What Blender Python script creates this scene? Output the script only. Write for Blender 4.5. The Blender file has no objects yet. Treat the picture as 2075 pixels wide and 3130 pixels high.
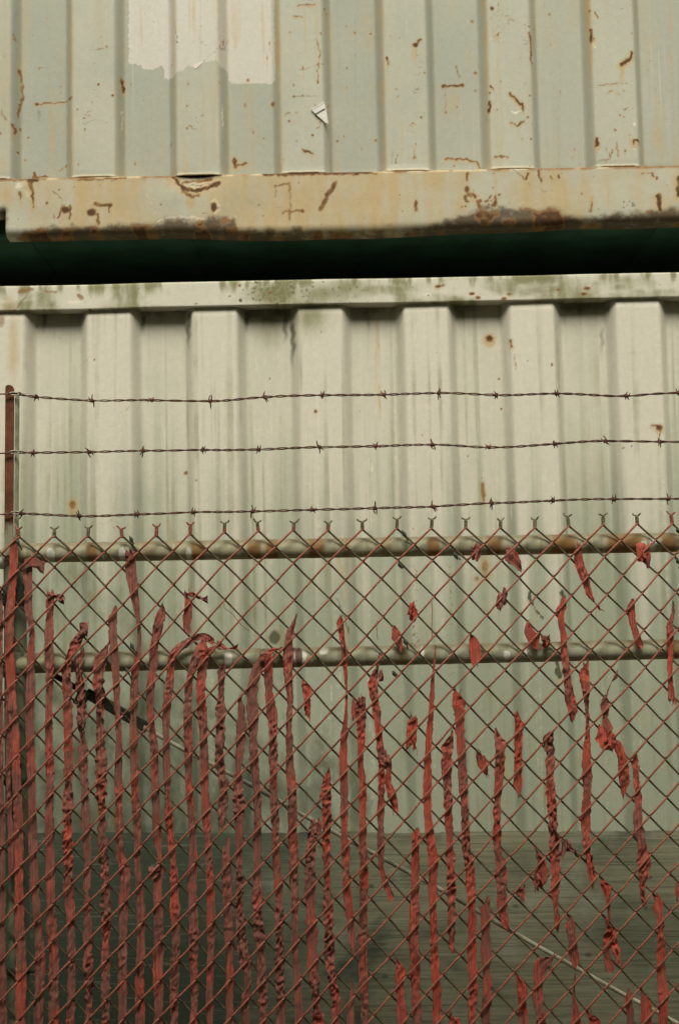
import bpy, math, random
import numpy as np
from mathutils import Matrix, Vector

# ------------------------------------------------------------------ camera
S = bpy.context.scene
COL = S.collection
F, CX, CY = 4323.0, 1037.5, 1565.0            # focal length and centre of the photograph in its pixels
PITCH, ROLL = math.radians(5.4), math.radians(-1.15)
EYE = Vector((0.0, -2.96, 1.6))
cam_d = bpy.data.cameras.new('camera')
cam = bpy.data.objects.new('camera', cam_d)
COL.objects.link(cam)
R3 = Matrix.Rotation(math.pi / 2 + PITCH, 3, 'X') @ Matrix.Rotation(ROLL, 3, 'Z')
cam.matrix_world = Matrix.Translation(EYE) @ R3.to_4x4()
cam_d.sensor_fit = 'VERTICAL'
cam_d.sensor_height = 36.0
cam_d.sensor_width = 24.0
cam_d.lens = 36.0 * F / 3130.0
cam_d.clip_end = 2000.0
cam_d.clip_start = 0.05
cam_d.dof.use_dof = True
cam_d.dof.focus_distance = 2.98
cam_d.dof.aperture_fstop = 6.3
S.camera = cam

# ------------------------------------------------------------------ sky, sun, exposure
SUN_EL, SUN_AZ = math.radians(52), math.radians(-5)      # azimuth measured from straight behind the photographer
w = bpy.data.worlds.new('World')
S.world = w
w.use_nodes = True
wn = w.node_tree
wn.nodes.clear()
sky = wn.nodes.new('ShaderNodeTexSky')
sky.sky_type = 'NISHITA'
sky.sun_disc = False
sky.sun_elevation = SUN_EL
sky.sun_rotation = math.pi + SUN_AZ
sky.dust_density = 4.0
sky.air_density = 1.0
hs = wn.nodes.new('ShaderNodeHueSaturation')
hs.inputs['Saturation'].default_value = 0.22
bg = wn.nodes.new('ShaderNodeBackground')
bg.inputs['Strength'].default_value = 0.12
wo = wn.nodes.new('ShaderNodeOutputWorld')
wn.links.new(sky.outputs[0], hs.inputs['Color'])
tint = wn.nodes.new('ShaderNodeMix')
tint.data_type = 'RGBA'
tint.blend_type = 'MULTIPLY'
tint.inputs[0].default_value = 1.0
tint.inputs[7].default_value = (0.93, 1.0, 0.86, 1)          # thin yellowish overcast
wn.links.new(hs.outputs[0], tint.inputs[6])
wn.links.new(tint.outputs[2], bg.inputs['Color'])
wn.links.new(bg.outputs[0], wo.inputs[0])

sun_d = bpy.data.lights.new('sun', 'SUN')
sun_d.energy = 1.9
sun_d.angle = math.radians(30)
sun_d.color = (1.0, 0.93, 0.80)
sun = bpy.data.objects.new('sun', sun_d)
COL.objects.link(sun)
sdir = Vector((math.sin(SUN_AZ) * math.cos(SUN_EL), -math.cos(SUN_AZ) * math.cos(SUN_EL), math.sin(SUN_EL)))
sun.rotation_euler = sdir.to_track_quat('Z', 'Y').to_euler()
sun.location = (0, -6, 9)

S.view_settings.view_transform = 'Standard'
S.view_settings.look = 'None'
S.view_settings.exposure = 0.52
S.view_settings.gamma = 1.0
S.view_settings.use_curve_mapping = False
S.render.engine = 'CYCLES'
S.cycles.max_bounces = 6

# ------------------------------------------------------------------ helpers
random.seed(7)
RNG = np.random.default_rng(11)
Rw = np.array(R3)


def at(u, v, Y):
    """a spot of the photograph as a point (x, z) on the upright plane y = Y"""
    d = Rw @ np.array([(u - CX) / F, -(v - CY) / F, -1.0])
    t = (Y - EYE.y) / d[1]
    return (EYE.x + d[0] * t, EYE.z + d[2] * t)


_grids = {}


def vnoise(x, y, seed=0):
    """smooth value noise in 0..1 on numpy arrays"""
    if seed not in _grids:
        _grids[seed] = np.random.default_rng(1000 + seed).random((256, 256))
    g = _grids[seed]
    x = np.asarray(x, float) + 1000.0
    y = np.asarray(y, float) + 1000.0
    xi = np.floor(x).astype(int)
    yi = np.floor(y).astype(int)
    fx = x - xi
    fy = y - yi
    fx = fx * fx * (3 - 2 * fx)
    fy = fy * fy * (3 - 2 * fy)
    a = g[xi % 256, yi % 256]
    b = g[(xi + 1) % 256, yi % 256]
    c = g[xi % 256, (yi + 1) % 256]
    d = g[(xi + 1) % 256, (yi + 1) % 256]
    return (a * (1 - fx) + b * fx) * (1 - fy) + (c * (1 - fx) + d * fx) * fy


def fbm(x, y, seed=0, n=4):
    s = 0.0
    a = 0.5
    t = 0.0
    for k in range(n):
        s = s + a * vnoise(x * 2 ** k, y * 2 ** k, seed + k)
        t += a
        a *= 0.5
    return s / t


def empty(name, loc=(0, 0, 0)):
    o = bpy.data.objects.new(name, None)
    o.empty_display_size = 0.05
    COL.objects.link(o)
    o.location = loc
    return o


def tag(o, label=None, cat=None, group=None, kind=None):
    if label:
        o['label'] = label
    if cat:
        o['category'] = cat
    if group:
        o['group'] = group
    if kind:
        o['kind'] = kind
    return o


def link(name, me, parent=None):
    o = bpy.data.objects.new(name, me)
    COL.objects.link(o)
    if parent is not None:
        o.parent = parent
        p = parent
        off = Vector((0, 0, 0))
        while p is not None:
            off += p.location
            p = p.parent
        o.location = -off                      # mesh coordinates stay metres in the place
    return o


def mesh_np(name, V, Q, mat, smooth=True, attrs=None):
    """V (n,3), Q (m,4) or (m,3) arrays"""
    V = np.ascontiguousarray(V, dtype=np.float32)
    Q = np.ascontiguousarray(Q, dtype=np.int32)
    me = bpy.data.meshes.new(name)
    k = Q.shape[1]
    me.vertices.add(len(V))
    me.vertices.foreach_set('co', V.ravel())
    me.loops.add(Q.size)
    me.loops.foreach_set('vertex_index', Q.ravel())
    me.polygons.add(len(Q))
    me.polygons.foreach_set('loop_start', np.arange(0, Q.size, k, dtype=np.int32))
    me.polygons.foreach_set('loop_total', np.full(len(Q), k, dtype=np.int32))
    me.polygons.foreach_set('use_smooth', np.full(len(Q), smooth, dtype=bool))
    me.update(calc_edges=True)
    me.validate()
    if attrs:
        for n, a in attrs.items():
            at_ = me.attributes.new(n, 'FLOAT', 'POINT')
            at_.data.foreach_set('value', np.ascontiguousarray(a, dtype=np.float32).ravel())
    me.materials.append(mat)
    return me


class MB:
    """collects quads and boxes into one mesh"""

    def __init__(self):
        self.V = []
        self.F = []

    def box(self, x0, x1, y0, y1, z0, z1):
        b = len(self.V)
        self.V += [(x, y, z) for z in (z0, z1) for y in (y0, y1) for x in (x0, x1)]
        self.F += [tuple(b + i for i in f) for f in
                   ((0, 2, 3, 1), (4, 5, 7, 6), (0, 1, 5, 4), (2, 6, 7, 3), (0, 4, 6, 2), (1, 3, 7, 5))]
        return self

    def build(self, name, mat, parent=None, bevel=0.0, smooth=False, xf=None):
        me = bpy.data.meshes.new(name)
        V = self.V if xf is None else [tuple(xf @ Vector(v)) for v in self.V]
        me.from_pydata(V, [], self.F)
        me.update()
        me.materials.append(mat)
        o = link(name, me, parent)
        if bevel:
            m = o.modifiers.new('bevel', 'BEVEL')
            m.width = bevel
            m.segments = 2
            m.limit_method = 'ANGLE'
        return o


def grid_faces(nu, nv, wrap_u=False):
    """vertex index = iv*nu + iu"""
    iu = np.arange(nu if wrap_u else nu - 1)
    iv = np.arange(nv - 1)
    A, B = np.meshgrid(iu, iv)
    A = A.ravel()
    B = B.ravel()
    A2 = (A + 1) % nu
    return np.stack([B * nu + A, B * nu + A2, (B + 1) * nu + A2, (B + 1) * nu + A], 1)


def tube(P, r, sides=6, cap=True):
    P = np.asarray(P, float)
    n = len(P)
    r = np.broadcast_to(np.asarray(r, float), (n,))
    T = np.gradient(P, axis=0)
    T /= np.maximum(np.linalg.norm(T, axis=1, keepdims=True), 1e-9)
    ref = np.array([0.0, 0.0, 1.0]) if abs(T[0][2]) < 0.9 else np.array([1.0, 0.0, 0.0])
    nrm = np.cross(T[0], ref)
    nrm /= np.linalg.norm(nrm)
    N = np.zeros_like(P)
    for i in range(n):
        nrm = nrm - T[i] * np.dot(nrm, T[i])
        nrm /= max(np.linalg.norm(nrm), 1e-9)
        N[i] = nrm
    Bn = np.cross(T, N)
    a = np.linspace(0, 2 * np.pi, sides, endpoint=False)
    V = P[:, None, :] + r[:, None, None] * (np.cos(a)[None, :, None] * N[:, None, :] + np.sin(a)[None, :, None] * Bn[:, None, :])
    V = V.reshape(-1, 3)
    Q = grid_faces(sides, n, True)
    if cap:
        V = np.vstack([V, P[0], P[-1]])
        c0, c1 = len(V) - 2, len(V) - 1
        i = np.arange(0, sides, 2)
        q0 = np.stack([np.full_like(i, c0), (i + 2) % sides, (i + 1) % sides, i], 1)
        b = (n - 1) * sides
        q1 = np.stack([np.full_like(i, c1), b + i, b + (i + 1) % sides, b + (i + 2) % sides], 1)
        Q = np.vstack([Q, q0, q1])
    return V, Q


def join(parts):
    Vs, Qs, b = [], [], 0
    for V, Q in parts:
        Vs.append(V)
        Qs.append(Q + b)
        b += len(V)
    return np.vstack(Vs), np.vstack(Qs)


def catmull(P, step):
    """smooth resampling of a polyline (rows: any dimension), roughly every step"""
    P = np.asarray(P, float)
    out = []
    E = np.vstack([2 * P[0] - P[1], P, 2 * P[-1] - P[-2]])
    for i in range(len(P) - 1):
        p0, p1, p2, p3 = E[i], E[i + 1], E[i + 2], E[i + 3]
        k = max(2, int(np.linalg.norm((p2 - p1)[:2]) / step))
        t = np.arange(k)[:, None] / k
        out.append(0.5 * (2 * p1 + (p2 - p0) * t + (2 * p0 - 5 * p1 + 4 * p2 - p3) * t ** 2 + (3 * p1 - p0 - 3 * p2 + p3) * t ** 3))
    out.append(P[-1:])
    return np.vstack(out)


# ------------------------------------------------------------------ materials
class Mat:
    def __init__(self, name, rough=0.6, spec=0.3):
        self.m = bpy.data.materials.new(name)
        self.m.use_nodes = True
        self.t = self.m.node_tree
        self.n = self.t.nodes
        self.b = self.n['Principled BSDF']
        self.b.inputs['Roughness'].default_value = rough
        self.b.inputs['Specular IOR Level'].default_value = spec
        self.tc = self.n.new('ShaderNodeTexCoord')

    def L(self, a, b):
        self.t.links.new(a, b)

    def val(self, x, sock):
        if isinstance(x, (int, float)):
            sock.default_value = x
        elif isinstance(x, tuple):
            sock.default_value = x if len(x) == 4 else x + (1,)
        else:
            self.L(x, sock)

    def noise(self, scale=(1, 1, 1), s=1.0, detail=4, rough=0.55, coord='Object', dist=0.0, loc=(0, 0, 0)):
        mp = self.n.new('ShaderNodeMapping')
        mp.inputs['Scale'].default_value = scale
        mp.inputs['Location'].default_value = loc
        if isinstance(coord, str):
            self.L(self.tc.outputs[coord], mp.inputs[0])
        else:
            self.L(coord, mp.inputs[0])
        t = self.n.new('ShaderNodeTexNoise')
        t.inputs['Scale'].default_value = s
        t.inputs['Detail'].default_value = detail
        t.inputs['Roughness'].default_value = rough
        t.inputs['Distortion'].default_value = dist
        self.L(mp.outputs[0], t.inputs['Vector'])
        return t.outputs['Fac']

    def attr(self, name, kind='GEOMETRY'):
        a = self.n.new('ShaderNodeAttribute')
        a.attribute_name = name
        a.attribute_type = kind
        return a.outputs['Fac']

    def math(self, op, a, b=0.0, c=None):
        m = self.n.new('ShaderNodeMath')
        m.operation = op
        self.val(a, m.inputs[0])
        self.val(b, m.inputs[1])
        if c is not None:
            self.val(c, m.inputs[2])
        return m.outputs[0]

    def rng(self, x, a, b, c=0.0, d=1.0, smooth=True):
        m = self.n.new('ShaderNodeMapRange')
        m.interpolation_type = 'SMOOTHSTEP' if smooth else 'LINEAR'
        self.val(x, m.inputs['Value'])
        for k, v in zip(('From Min', 'From Max', 'To Min', 'To Max'), (a, b, c, d)):
            m.inputs[k].default_value = v
        return m.outputs[0]

    def mix(self, f, a, b, mode='MIX'):
        m = self.n.new('ShaderNodeMix')
        m.data_type = 'RGBA'
        m.blend_type = mode
        self.val(f, m.inputs[0])
        self.val(a, m.inputs[6])
        self.val(b, m.inputs[7])
        return m.outputs[2]

    def scalecol(self, col, f):
        """multiply a colour by a number socket"""
        v = self.n.new('ShaderNodeVectorMath')
        v.operation = 'SCALE'
        self.val(col, v.inputs[0])
        self.val(f, v.inputs['Scale'])
        return v.outputs[0]

    def sep(self, coord='Object'):
        s = self.n.new('ShaderNodeSeparateXYZ')
        self.L(self.tc.outputs[coord], s.inputs[0])
        return s.outputs

    def bump(self, h, strength=0.3, dist=0.002):
        b = self.n.new('ShaderNodeBump')
        b.inputs['Strength'].default_value = strength
        b.inputs['Distance'].default_value = dist
        self.L(h, b.inputs['Height'])
        self.L(b.outputs[0], self.b.inputs['Normal'])

    def color(self, c):
        self.val(c, self.b.inputs['Base Color'])
        return self.m


def container_paint(name, cA, cB, cStreak, streak_amt, grain=0.24, cChalkAndLight=(0.625, 0.575, 0.485)):
    M = Mat(name, 0.62, 0.28)
    n1 = M.noise((1, 1, 1), 2.2, 5)
    c = M.mix(M.rng(n1, 0.3, 0.7), cA, cB)
    st = M.noise((38, 1, 0.9), 1.0, 5, 0.65)
    c = M.mix(M.rng(st, 0.52, 0.78, 0, streak_amt), c, cStreak)
    st2 = M.noise((110, 1, 1.6), 1.0, 3, 0.6, loc=(3, 1, 2))
    c = M.mix(M.rng(st2, 0.62, 0.78, 0, streak_amt * 0.9), c, (0.74, 0.72, 0.62))
    fine = M.noise((1, 1, 1), 55, 4, 0.75)
    mid = M.noise((1, 1, 0.6), 14, 5, 0.65, loc=(5, 0, 1))
    fine2 = M.noise((1, 1, 1), 330, 2, 0.7)
    # thinly rusted film in patches
    c = M.mix(M.rng(mid, 0.52, 0.80, 0, 0.40), c, (0.44, 0.35, 0.19))

    def layer(c, ch, col, lo, hi, amt, mx, nz=fine):
        a = M.attr(ch)
        f = M.math('MULTIPLY_ADD', M.math('SUBTRACT', nz, 0.5), M.math('MULTIPLY', M.rng(a, 0.0, 0.25), amt), a)
        return M.mix(M.rng(f, lo, hi, 0, mx), c, col)

    c = layer(c, 'chalk_and_light', cChalkAndLight, 0.1, 0.9, 0.5, 0.95, mid)
    c = layer(c, 'pink', (0.57, 0.525, 0.47), 0.40, 0.60, 0.45, 0.93)
    c = layer(c, 'teal', (0.16, 0.27, 0.25), 0.3, 0.8, 1.4, 0.7)
    c = layer(c, 'pale', (0.72, 0.66, 0.54), 0.25, 0.75, 0.9, 0.85)
    c = layer(c, 'stain', (0.47, 0.32, 0.14), 0.05, 1.0, 0.9, 0.8, mid)
    c = layer(c, 'algae_and_shade', (0.055, 0.062, 0.035), 0.15, 0.85, 1.0, 0.93, mid)
    c = layer(c, 'olive', (0.19, 0.18, 0.075), 0.10, 0.95, 1.0, 0.9, mid)
    c = layer(c, 'dirt', (0.072, 0.044, 0.023), 0.10, 0.95, 1.4, 0.93)
    c = layer(c, 'rust', (0.25, 0.130, 0.050), 0.08, 0.55, 0.9, 0.9)
    c = layer(c, 'rust', (0.075, 0.036, 0.019), 0.50, 0.98, 1.1, 0.93)
    # weathering speckle
    k = M.math('ADD', 1.0 - grain * 0.5, M.math('MULTIPLY', M.math('ADD', fine2, M.math('SUBTRACT', fine, 0.5)), grain))
    c = M.scalecol(c, k)
    M.color(c)
    r = M.rng(M.attr('rust'), 0.1, 0.6, 0.58, 0.9)
    M.L(r, M.b.inputs['Roughness'])
    M.bump(fine, 0.12, 0.002)
    return M.m


PAINT_UP = container_paint('grey_green_container_paint', (0.345, 0.345, 0.288), (0.392, 0.385, 0.320), (0.33, 0.315, 0.225), 0.5, cChalkAndLight=(0.46, 0.44, 0.36))
PAINT_LOW = container_paint('cream_container_paint', (0.325, 0.345, 0.26), (0.37, 0.385, 0.295), (0.29, 0.30, 0.21), 0.28)


def plain(name, col, rough=0.7, var=0.3, s=8.0, detail=5):
    M = Mat(name, rough, 0.2)
    n = M.noise((1, 1, 1), s, detail)
    c = M.mix(M.rng(n, 0.3, 0.7), tuple(x * (1 - var) for x in col), tuple(min(1, x * (1 + var)) for x in col))
    M.color(c)
    M.bump(M.noise((1, 1, 1), s * 12, 3), 0.15, 0.002)
    return M.m


UNDER = plain('dark_green_underside', (0.028, 0.070, 0.046), 0.8)
ROOFM = plain('dusty_container_roof', (0.48, 0.52, 0.40), 0.8)

# mesh wire: red paint rubbed on to the front runs, dull brown coating behind
M = Mat('coated_mesh_wire', 0.6, 0.25)
yy = M.sep()[1]
nz = M.noise((1, 1, 1), 26, 4)
nf = M.noise((1, 1, 1), 260, 3)
front = M.rng(M.math('MULTIPLY_ADD', M.math('SUBTRACT', nz, 0.5), 0.012, yy), 0.0005, -0.005)
red = M.mix(M.rng(nf, 0.35, 0.7), (0.31, 0.085, 0.054), (0.49, 0.175, 0.115))
red = M.mix(M.rng(nz, 0.54, 0.75, 0, 0.75), red, (0.20, 0.085, 0.032))
back = M.mix(M.rng(nf, 0.35, 0.7), (0.085, 0.060, 0.032), (0.155, 0.105, 0.058))
c = M.mix(front, back, red)
chip = M.noise((1, 1, 1), 90, 4, loc=(4, 4, 4))
c = M.mix(M.rng(chip, 0.72, 0.78, 0, 0.8), c, (0.50, 0.42, 0.30))
WIRE = M.color(c)

M = Mat('red_wire_tip', 0.6, 0.2)
WTIP_R = M.color(M.mix(M.rng(M.noise((1, 1, 1), 200, 3), 0.35, 0.7), (0.30, 0.085, 0.06), (0.42, 0.15, 0.11)))
M = Mat('olive_wire_tip', 0.6, 0.2)
WTIP_G = M.color(M.mix(M.rng(M.noise((1, 1, 1), 200, 3), 0.35, 0.7), (0.13, 0.115, 0.06), (0.30, 0.26, 0.16)))

M = Mat('barbed_wire_metal', 0.6, 0.3)
n1 = M.noise((1, 1, 1), 9, 3)
n2 = M.noise((1, 1, 1), 160, 3)
c = M.mix(M.rng(n2, 0.35, 0.7), (0.060, 0.024, 0.014), (0.185, 0.068, 0.040))
c = M.mix(M.rng(n1, 0.60, 0.70, 0, 0.75), c, (0.30, 0.27, 0.17))
BARBED = M.color(c)
CLIPM = plain('bright_clip_wire', (0.50, 0.48, 0.36), 0.5, 0.3, 300)
TIEM = plain('green_grey_tie_wire', (0.07, 0.085, 0.055), 0.6, 0.4, 200)


def galv(name, cA, cB, rustcol, rust_lo):
    M = Mat(name, 0.78, 0.15)
    n1 = M.noise((7, 3, 3), 1.0, 4)
    n2 = M.noise((1, 1, 1), 60, 4, 0.7)
    n3 = M.noise((48, 6, 5), 1.0, 4, 0.7, loc=(9, 2, 1))
    c = M.mix(M.rng(n1, 0.3, 0.7), cA, cB)
    c = M.mix(M.rng(n3, 0.47, 0.68, 0, 0.65), c, (0.27, 0.24, 0.135))
    a = M.attr('stain')
    f = M.math('MULTIPLY_ADD', M.math('SUBTRACT', n2, 0.5), 0.5, M.math('ADD', a, M.rng(n1, rust_lo, rust_lo + 0.25, 0, 0.55)))
    c = M.mix(M.rng(f, 0.18, 0.80, 0, 0.95), c, rustcol)
    p = M.math('MULTIPLY_ADD', M.math('SUBTRACT', n2, 0.5), 0.5, M.attr('pale'))
    c = M.mix(M.rng(p, 0.25, 0.55, 0, 0.97), c, (0.88, 0.84, 0.76))
    gt = M.math('MULTIPLY_ADD', M.math('SUBTRACT', n2, 0.5), 0.7, M.attr('grit_and_shade'))
    c = M.mix(M.rng(gt, 0.1, 0.9, 0, 0.72), c, (0.21, 0.165, 0.10))        # grit and lichen along the top, darkened to offset the light on it
    r = M.math('MULTIPLY_ADD', M.math('SUBTRACT', n2, 0.5), 0.5, M.attr('rust'))
    c = M.mix(M.rng(r, 0.35, 0.65, 0, 0.9), c, (0.14, 0.045, 0.03))
    k = M.math('ADD', 0.84, M.math('MULTIPLY', n2, 0.32))
    M.color(M.scalecol(c, k))
    M.bump(n2, 0.15, 0.001)
    return M.m


RAIL1 = galv('rusty_galvanised_rail', (0.50, 0.455, 0.31), (0.42, 0.405, 0.29), (0.31, 0.165, 0.062), 0.50)
RAIL2 = galv('olive_galvanised_rail', (0.46, 0.46, 0.345), (0.42, 0.405, 0.265), (0.28, 0.20, 0.08), 0.60)
POSTM = galv('dark_galvanised_post', (0.13, 0.16, 0.12), (0.19, 0.20, 0.13), (0.15, 0.10, 0.05), 0.66)

M = Mat('rust_brown_iron', 0.8, 0.15)
n1 = M.noise((1, 1, 1), 25, 5, 0.65)
zz = M.sep()[2]
c = M.mix(M.rng(n1, 0.3, 0.7), (0.125, 0.042, 0.024), (0.21, 0.082, 0.045))
bare = M.math('MULTIPLY_ADD', M.math('SUBTRACT', n1, 0.5), 0.10, zz)
c = M.mix(M.rng(bare, 1.868, 1.845), c, (0.30, 0.29, 0.20))
M.bump(n1, 0.3, 0.002)
ARMM = M.color(c)
FLANGE = plain('worn_galvanised_flange', (0.40, 0.38, 0.27), 0.6, 0.3, 30)

# slat material; each slat sets its own "fade" number
M = Mat('weathered_red_slat', 0.72, 0.16)
fade = M.attr('fade', 'OBJECT')
uvn = M.noise((1, 1, 1), 1.0, 2, coord='UV')
a = M.noise((1.4, 1, 0.8), 13, 4, 0.6)
g = M.noise((420, 60, 9), 1.0, 4, 0.65)
g2 = M.noise((1, 1, 1), 210, 4, 0.7)
d = M.noise((1, 1, 0.8), 45, 4, 0.6, loc=(2, 3, 4))
fd = M.math('ADD', fade, M.math('MULTIPLY', M.math('SUBTRACT', a, 0.5), 2.3))
c = M.mix(M.rng(fd, 0.20, 0.85), (0.62, 0.115, 0.074), (0.30, 0.130, 0.104))
h = M.noise((1.6, 1, 0.55), 75, 5, 0.7, loc=(7, 1, 2))
c = M.mix(M.rng(g, 0.46, 0.66, 0, 0.55), c, (0.19, 0.050, 0.038))
c = M.mix(M.rng(g, 0.48, 0.28, 0, 0.60), c, (0.68, 0.19, 0.125))
c = M.mix(M.rng(h, 0.55, 0.70, 0, 0.65), c, (0.125, 0.052, 0.040))
c = M.mix(M.rng(h, 0.43, 0.30, 0, 0.50), c, (0.68, 0.17, 0.11))
c = M.mix(M.rng(d, 0.56, 0.74, 0, 0.65), c, (0.15, 0.075, 0.058))
c = M.mix(M.rng(g2, 0.66, 0.76, 0, 0.6), c, (0.62, 0.40, 0.31))
SLAT = M.color(c)
M.bump(M.math('ADD', g, M.math('MULTIPLY', g2, 0.5)), 0.9, 0.0022)

# plywood
M = Mat('weathered_plywood', 0.85, 0.12)
g = M.noise((2.2, 1, 95), 1.0, 6, 0.7, dist=0.4)
g2 = M.noise((6, 1, 330), 1.0, 4, 0.7)
b = M.noise((1, 1, 1.6), 2.2, 5, 0.6, dist=0.6)
b2 = M.noise((1, 1, 1.3), 5.5, 4, 0.6, loc=(4, 4, 1))
k = M.noise((1, 1, 1), 22, 3, 0.6)
c = M.mix(M.rng(g, 0.3, 0.7), (0.140, 0.132, 0.086), (0.195, 0.182, 0.122))
c = M.mix(M.rng(g2, 0.54, 0.72, 0, 0.5), c, (0.065, 0.068, 0.045))
c = M.mix(M.rng(b, 0.46, 0.72, 0, 0.8), c, (0.050, 0.060, 0.040))
c = M.mix(M.rng(b2, 0.52, 0.74, 0, 0.70), c, (0.235, 0.235, 0.180))
c = M.mix(M.rng(k, 0.72, 0.80, 0, 0.7), c, (0.02, 0.022, 0.015))
mx = M.math('MULTIPLY_ADD', M.math('SUBTRACT', b, 0.5), 2.2, M.sep()[0])
c = M.mix(M.rng(mx, 0.22, -0.30, 0, 0.88), c, (0.024, 0.036, 0.025))      # black mould has taken the left half
g3 = M.noise((3.2, 1, 200), 1.0, 4, 0.8, loc=(1, 0, 3), dist=0.25)
c = M.mix(M.rng(g3, 0.52, 0.60, 0, 0.55), c, (0.036, 0.040, 0.027))
g4 = M.noise((6, 1, 150), 1.0, 4, 0.8, loc=(8, 0, 5), dist=0.25)
c = M.mix(M.rng(g4, 0.57, 0.63, 0, 0.45), c, (0.215, 0.205, 0.145))
o3 = M.sep()
for kx, kz in ((0.08, -0.14), (0.047, -0.27), (0.11, -0.36), (0.44, -0.19), (0.61, -0.31), (-0.22, -0.24), (0.78, -0.12)):
    dx_ = M.math('MULTIPLY', M.math('SUBTRACT', o3[0], kx), 120.0)
    dz_ = M.math('MULTIPLY', M.math('SUBTRACT', o3[2], kz), 190.0)
    dd = M.math('ADD', M.math('MULTIPLY', dx_, dx_), M.math('MULTIPLY', dz_, dz_))
    c = M.mix(M.rng(M.math('ADD', dd, M.math('MULTIPLY', k, 1.2)), 2.4, 0.7, 0, 0.6), c, (0.026, 0.028, 0.020))      # knots
M.bump(M.math('ADD', g, g2), 0.35, 0.002)
PLY = M.color(c)

GROUNDM = plain('gritty_yard_ground', (0.20, 0.205, 0.15), 0.95, 0.4, 3.0, 8)
OCCLUDERM = plain('dull_occluder_wall', (0.17, 0.165, 0.125), 0.9, 0.25, 2.0)
STICK = plain('dirty_white_paper', (0.66, 0.63, 0.58), 0.7, 0.07, 60)
INK = plain('faded_black_ink', (0.04, 0.04, 0.032), 0.7, 0.3, 200)
STEELD = plain('dark_bracket_steel', (0.045, 0.055, 0.038), 0.6, 0.4, 60)
M = Mat('weathered_brace_rod', 0.45, 0.4)
n1 = M.noise((1, 1, 1), 14, 4)
xx = M.sep()[0]
c = M.mix(M.rng(n1, 0.35, 0.60), (0.22, 0.22, 0.15), (0.60, 0.58, 0.44))
RODM = M.color(c)

# ------------------------------------------------------------------ ground
gm = MB()
gm.V = [(-600, -600, 0), (600, -600, 0), (600, 600, 0), (-600, 600, 0)]
gm.F = [(0, 1, 2, 3)]
tag(gm.build('ground', GROUNDM), kind='structure')

# the building is unseen, added so its eave shades the lower view
occl = empty('occluder', (0, -5.2, 0))
tag(occl, 'added, unseen brown building with a wide eave across the narrow yard, behind the photographer', 'occluder')
OCCLUDER_EAVE = 5.0
MB().box(-14, 14, -9.2, -5.0, 0.0, OCCLUDER_EAVE + 0.1).build('occluder_wall', OCCLUDERM, occl)
MB().box(-14.6, 14.6, -9.8, -3.25, OCCLUDER_EAVE + 0.102, OCCLUDER_EAVE + 0.30).build('occluder_roof', OCCLUDERM, occl, 0.02)
for k in range(-3, 4):
    MB().box(k * 3.6 - 0.7, k * 3.6 + 0.7, -4.995, -4.96, 2.0, 3.4).build('occluder_window', INK, occl, 0.01)

# ------------------------------------------------------------------ containers
YW = 0.745                     # plane of the rib faces
PER = 0.2817
SLOPE, RIBW, DEPTH = 0.015, 0.113, 0.036


def profile(x, x0, SLOPE=0.015, RIBW=0.113):
    """depth behind the rib face; a rib starts at x0"""
    t = np.mod(x - x0, PER)
    p = np.clip((t - RIBW) / SLOPE, 0, 1)
    q = np.clip((t - (PER - SLOPE)) / SLOPE, 0, 1)
    h = p * (1 - q)
    return DEPTH * (h * h * (3 - 2 * h))


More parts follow.
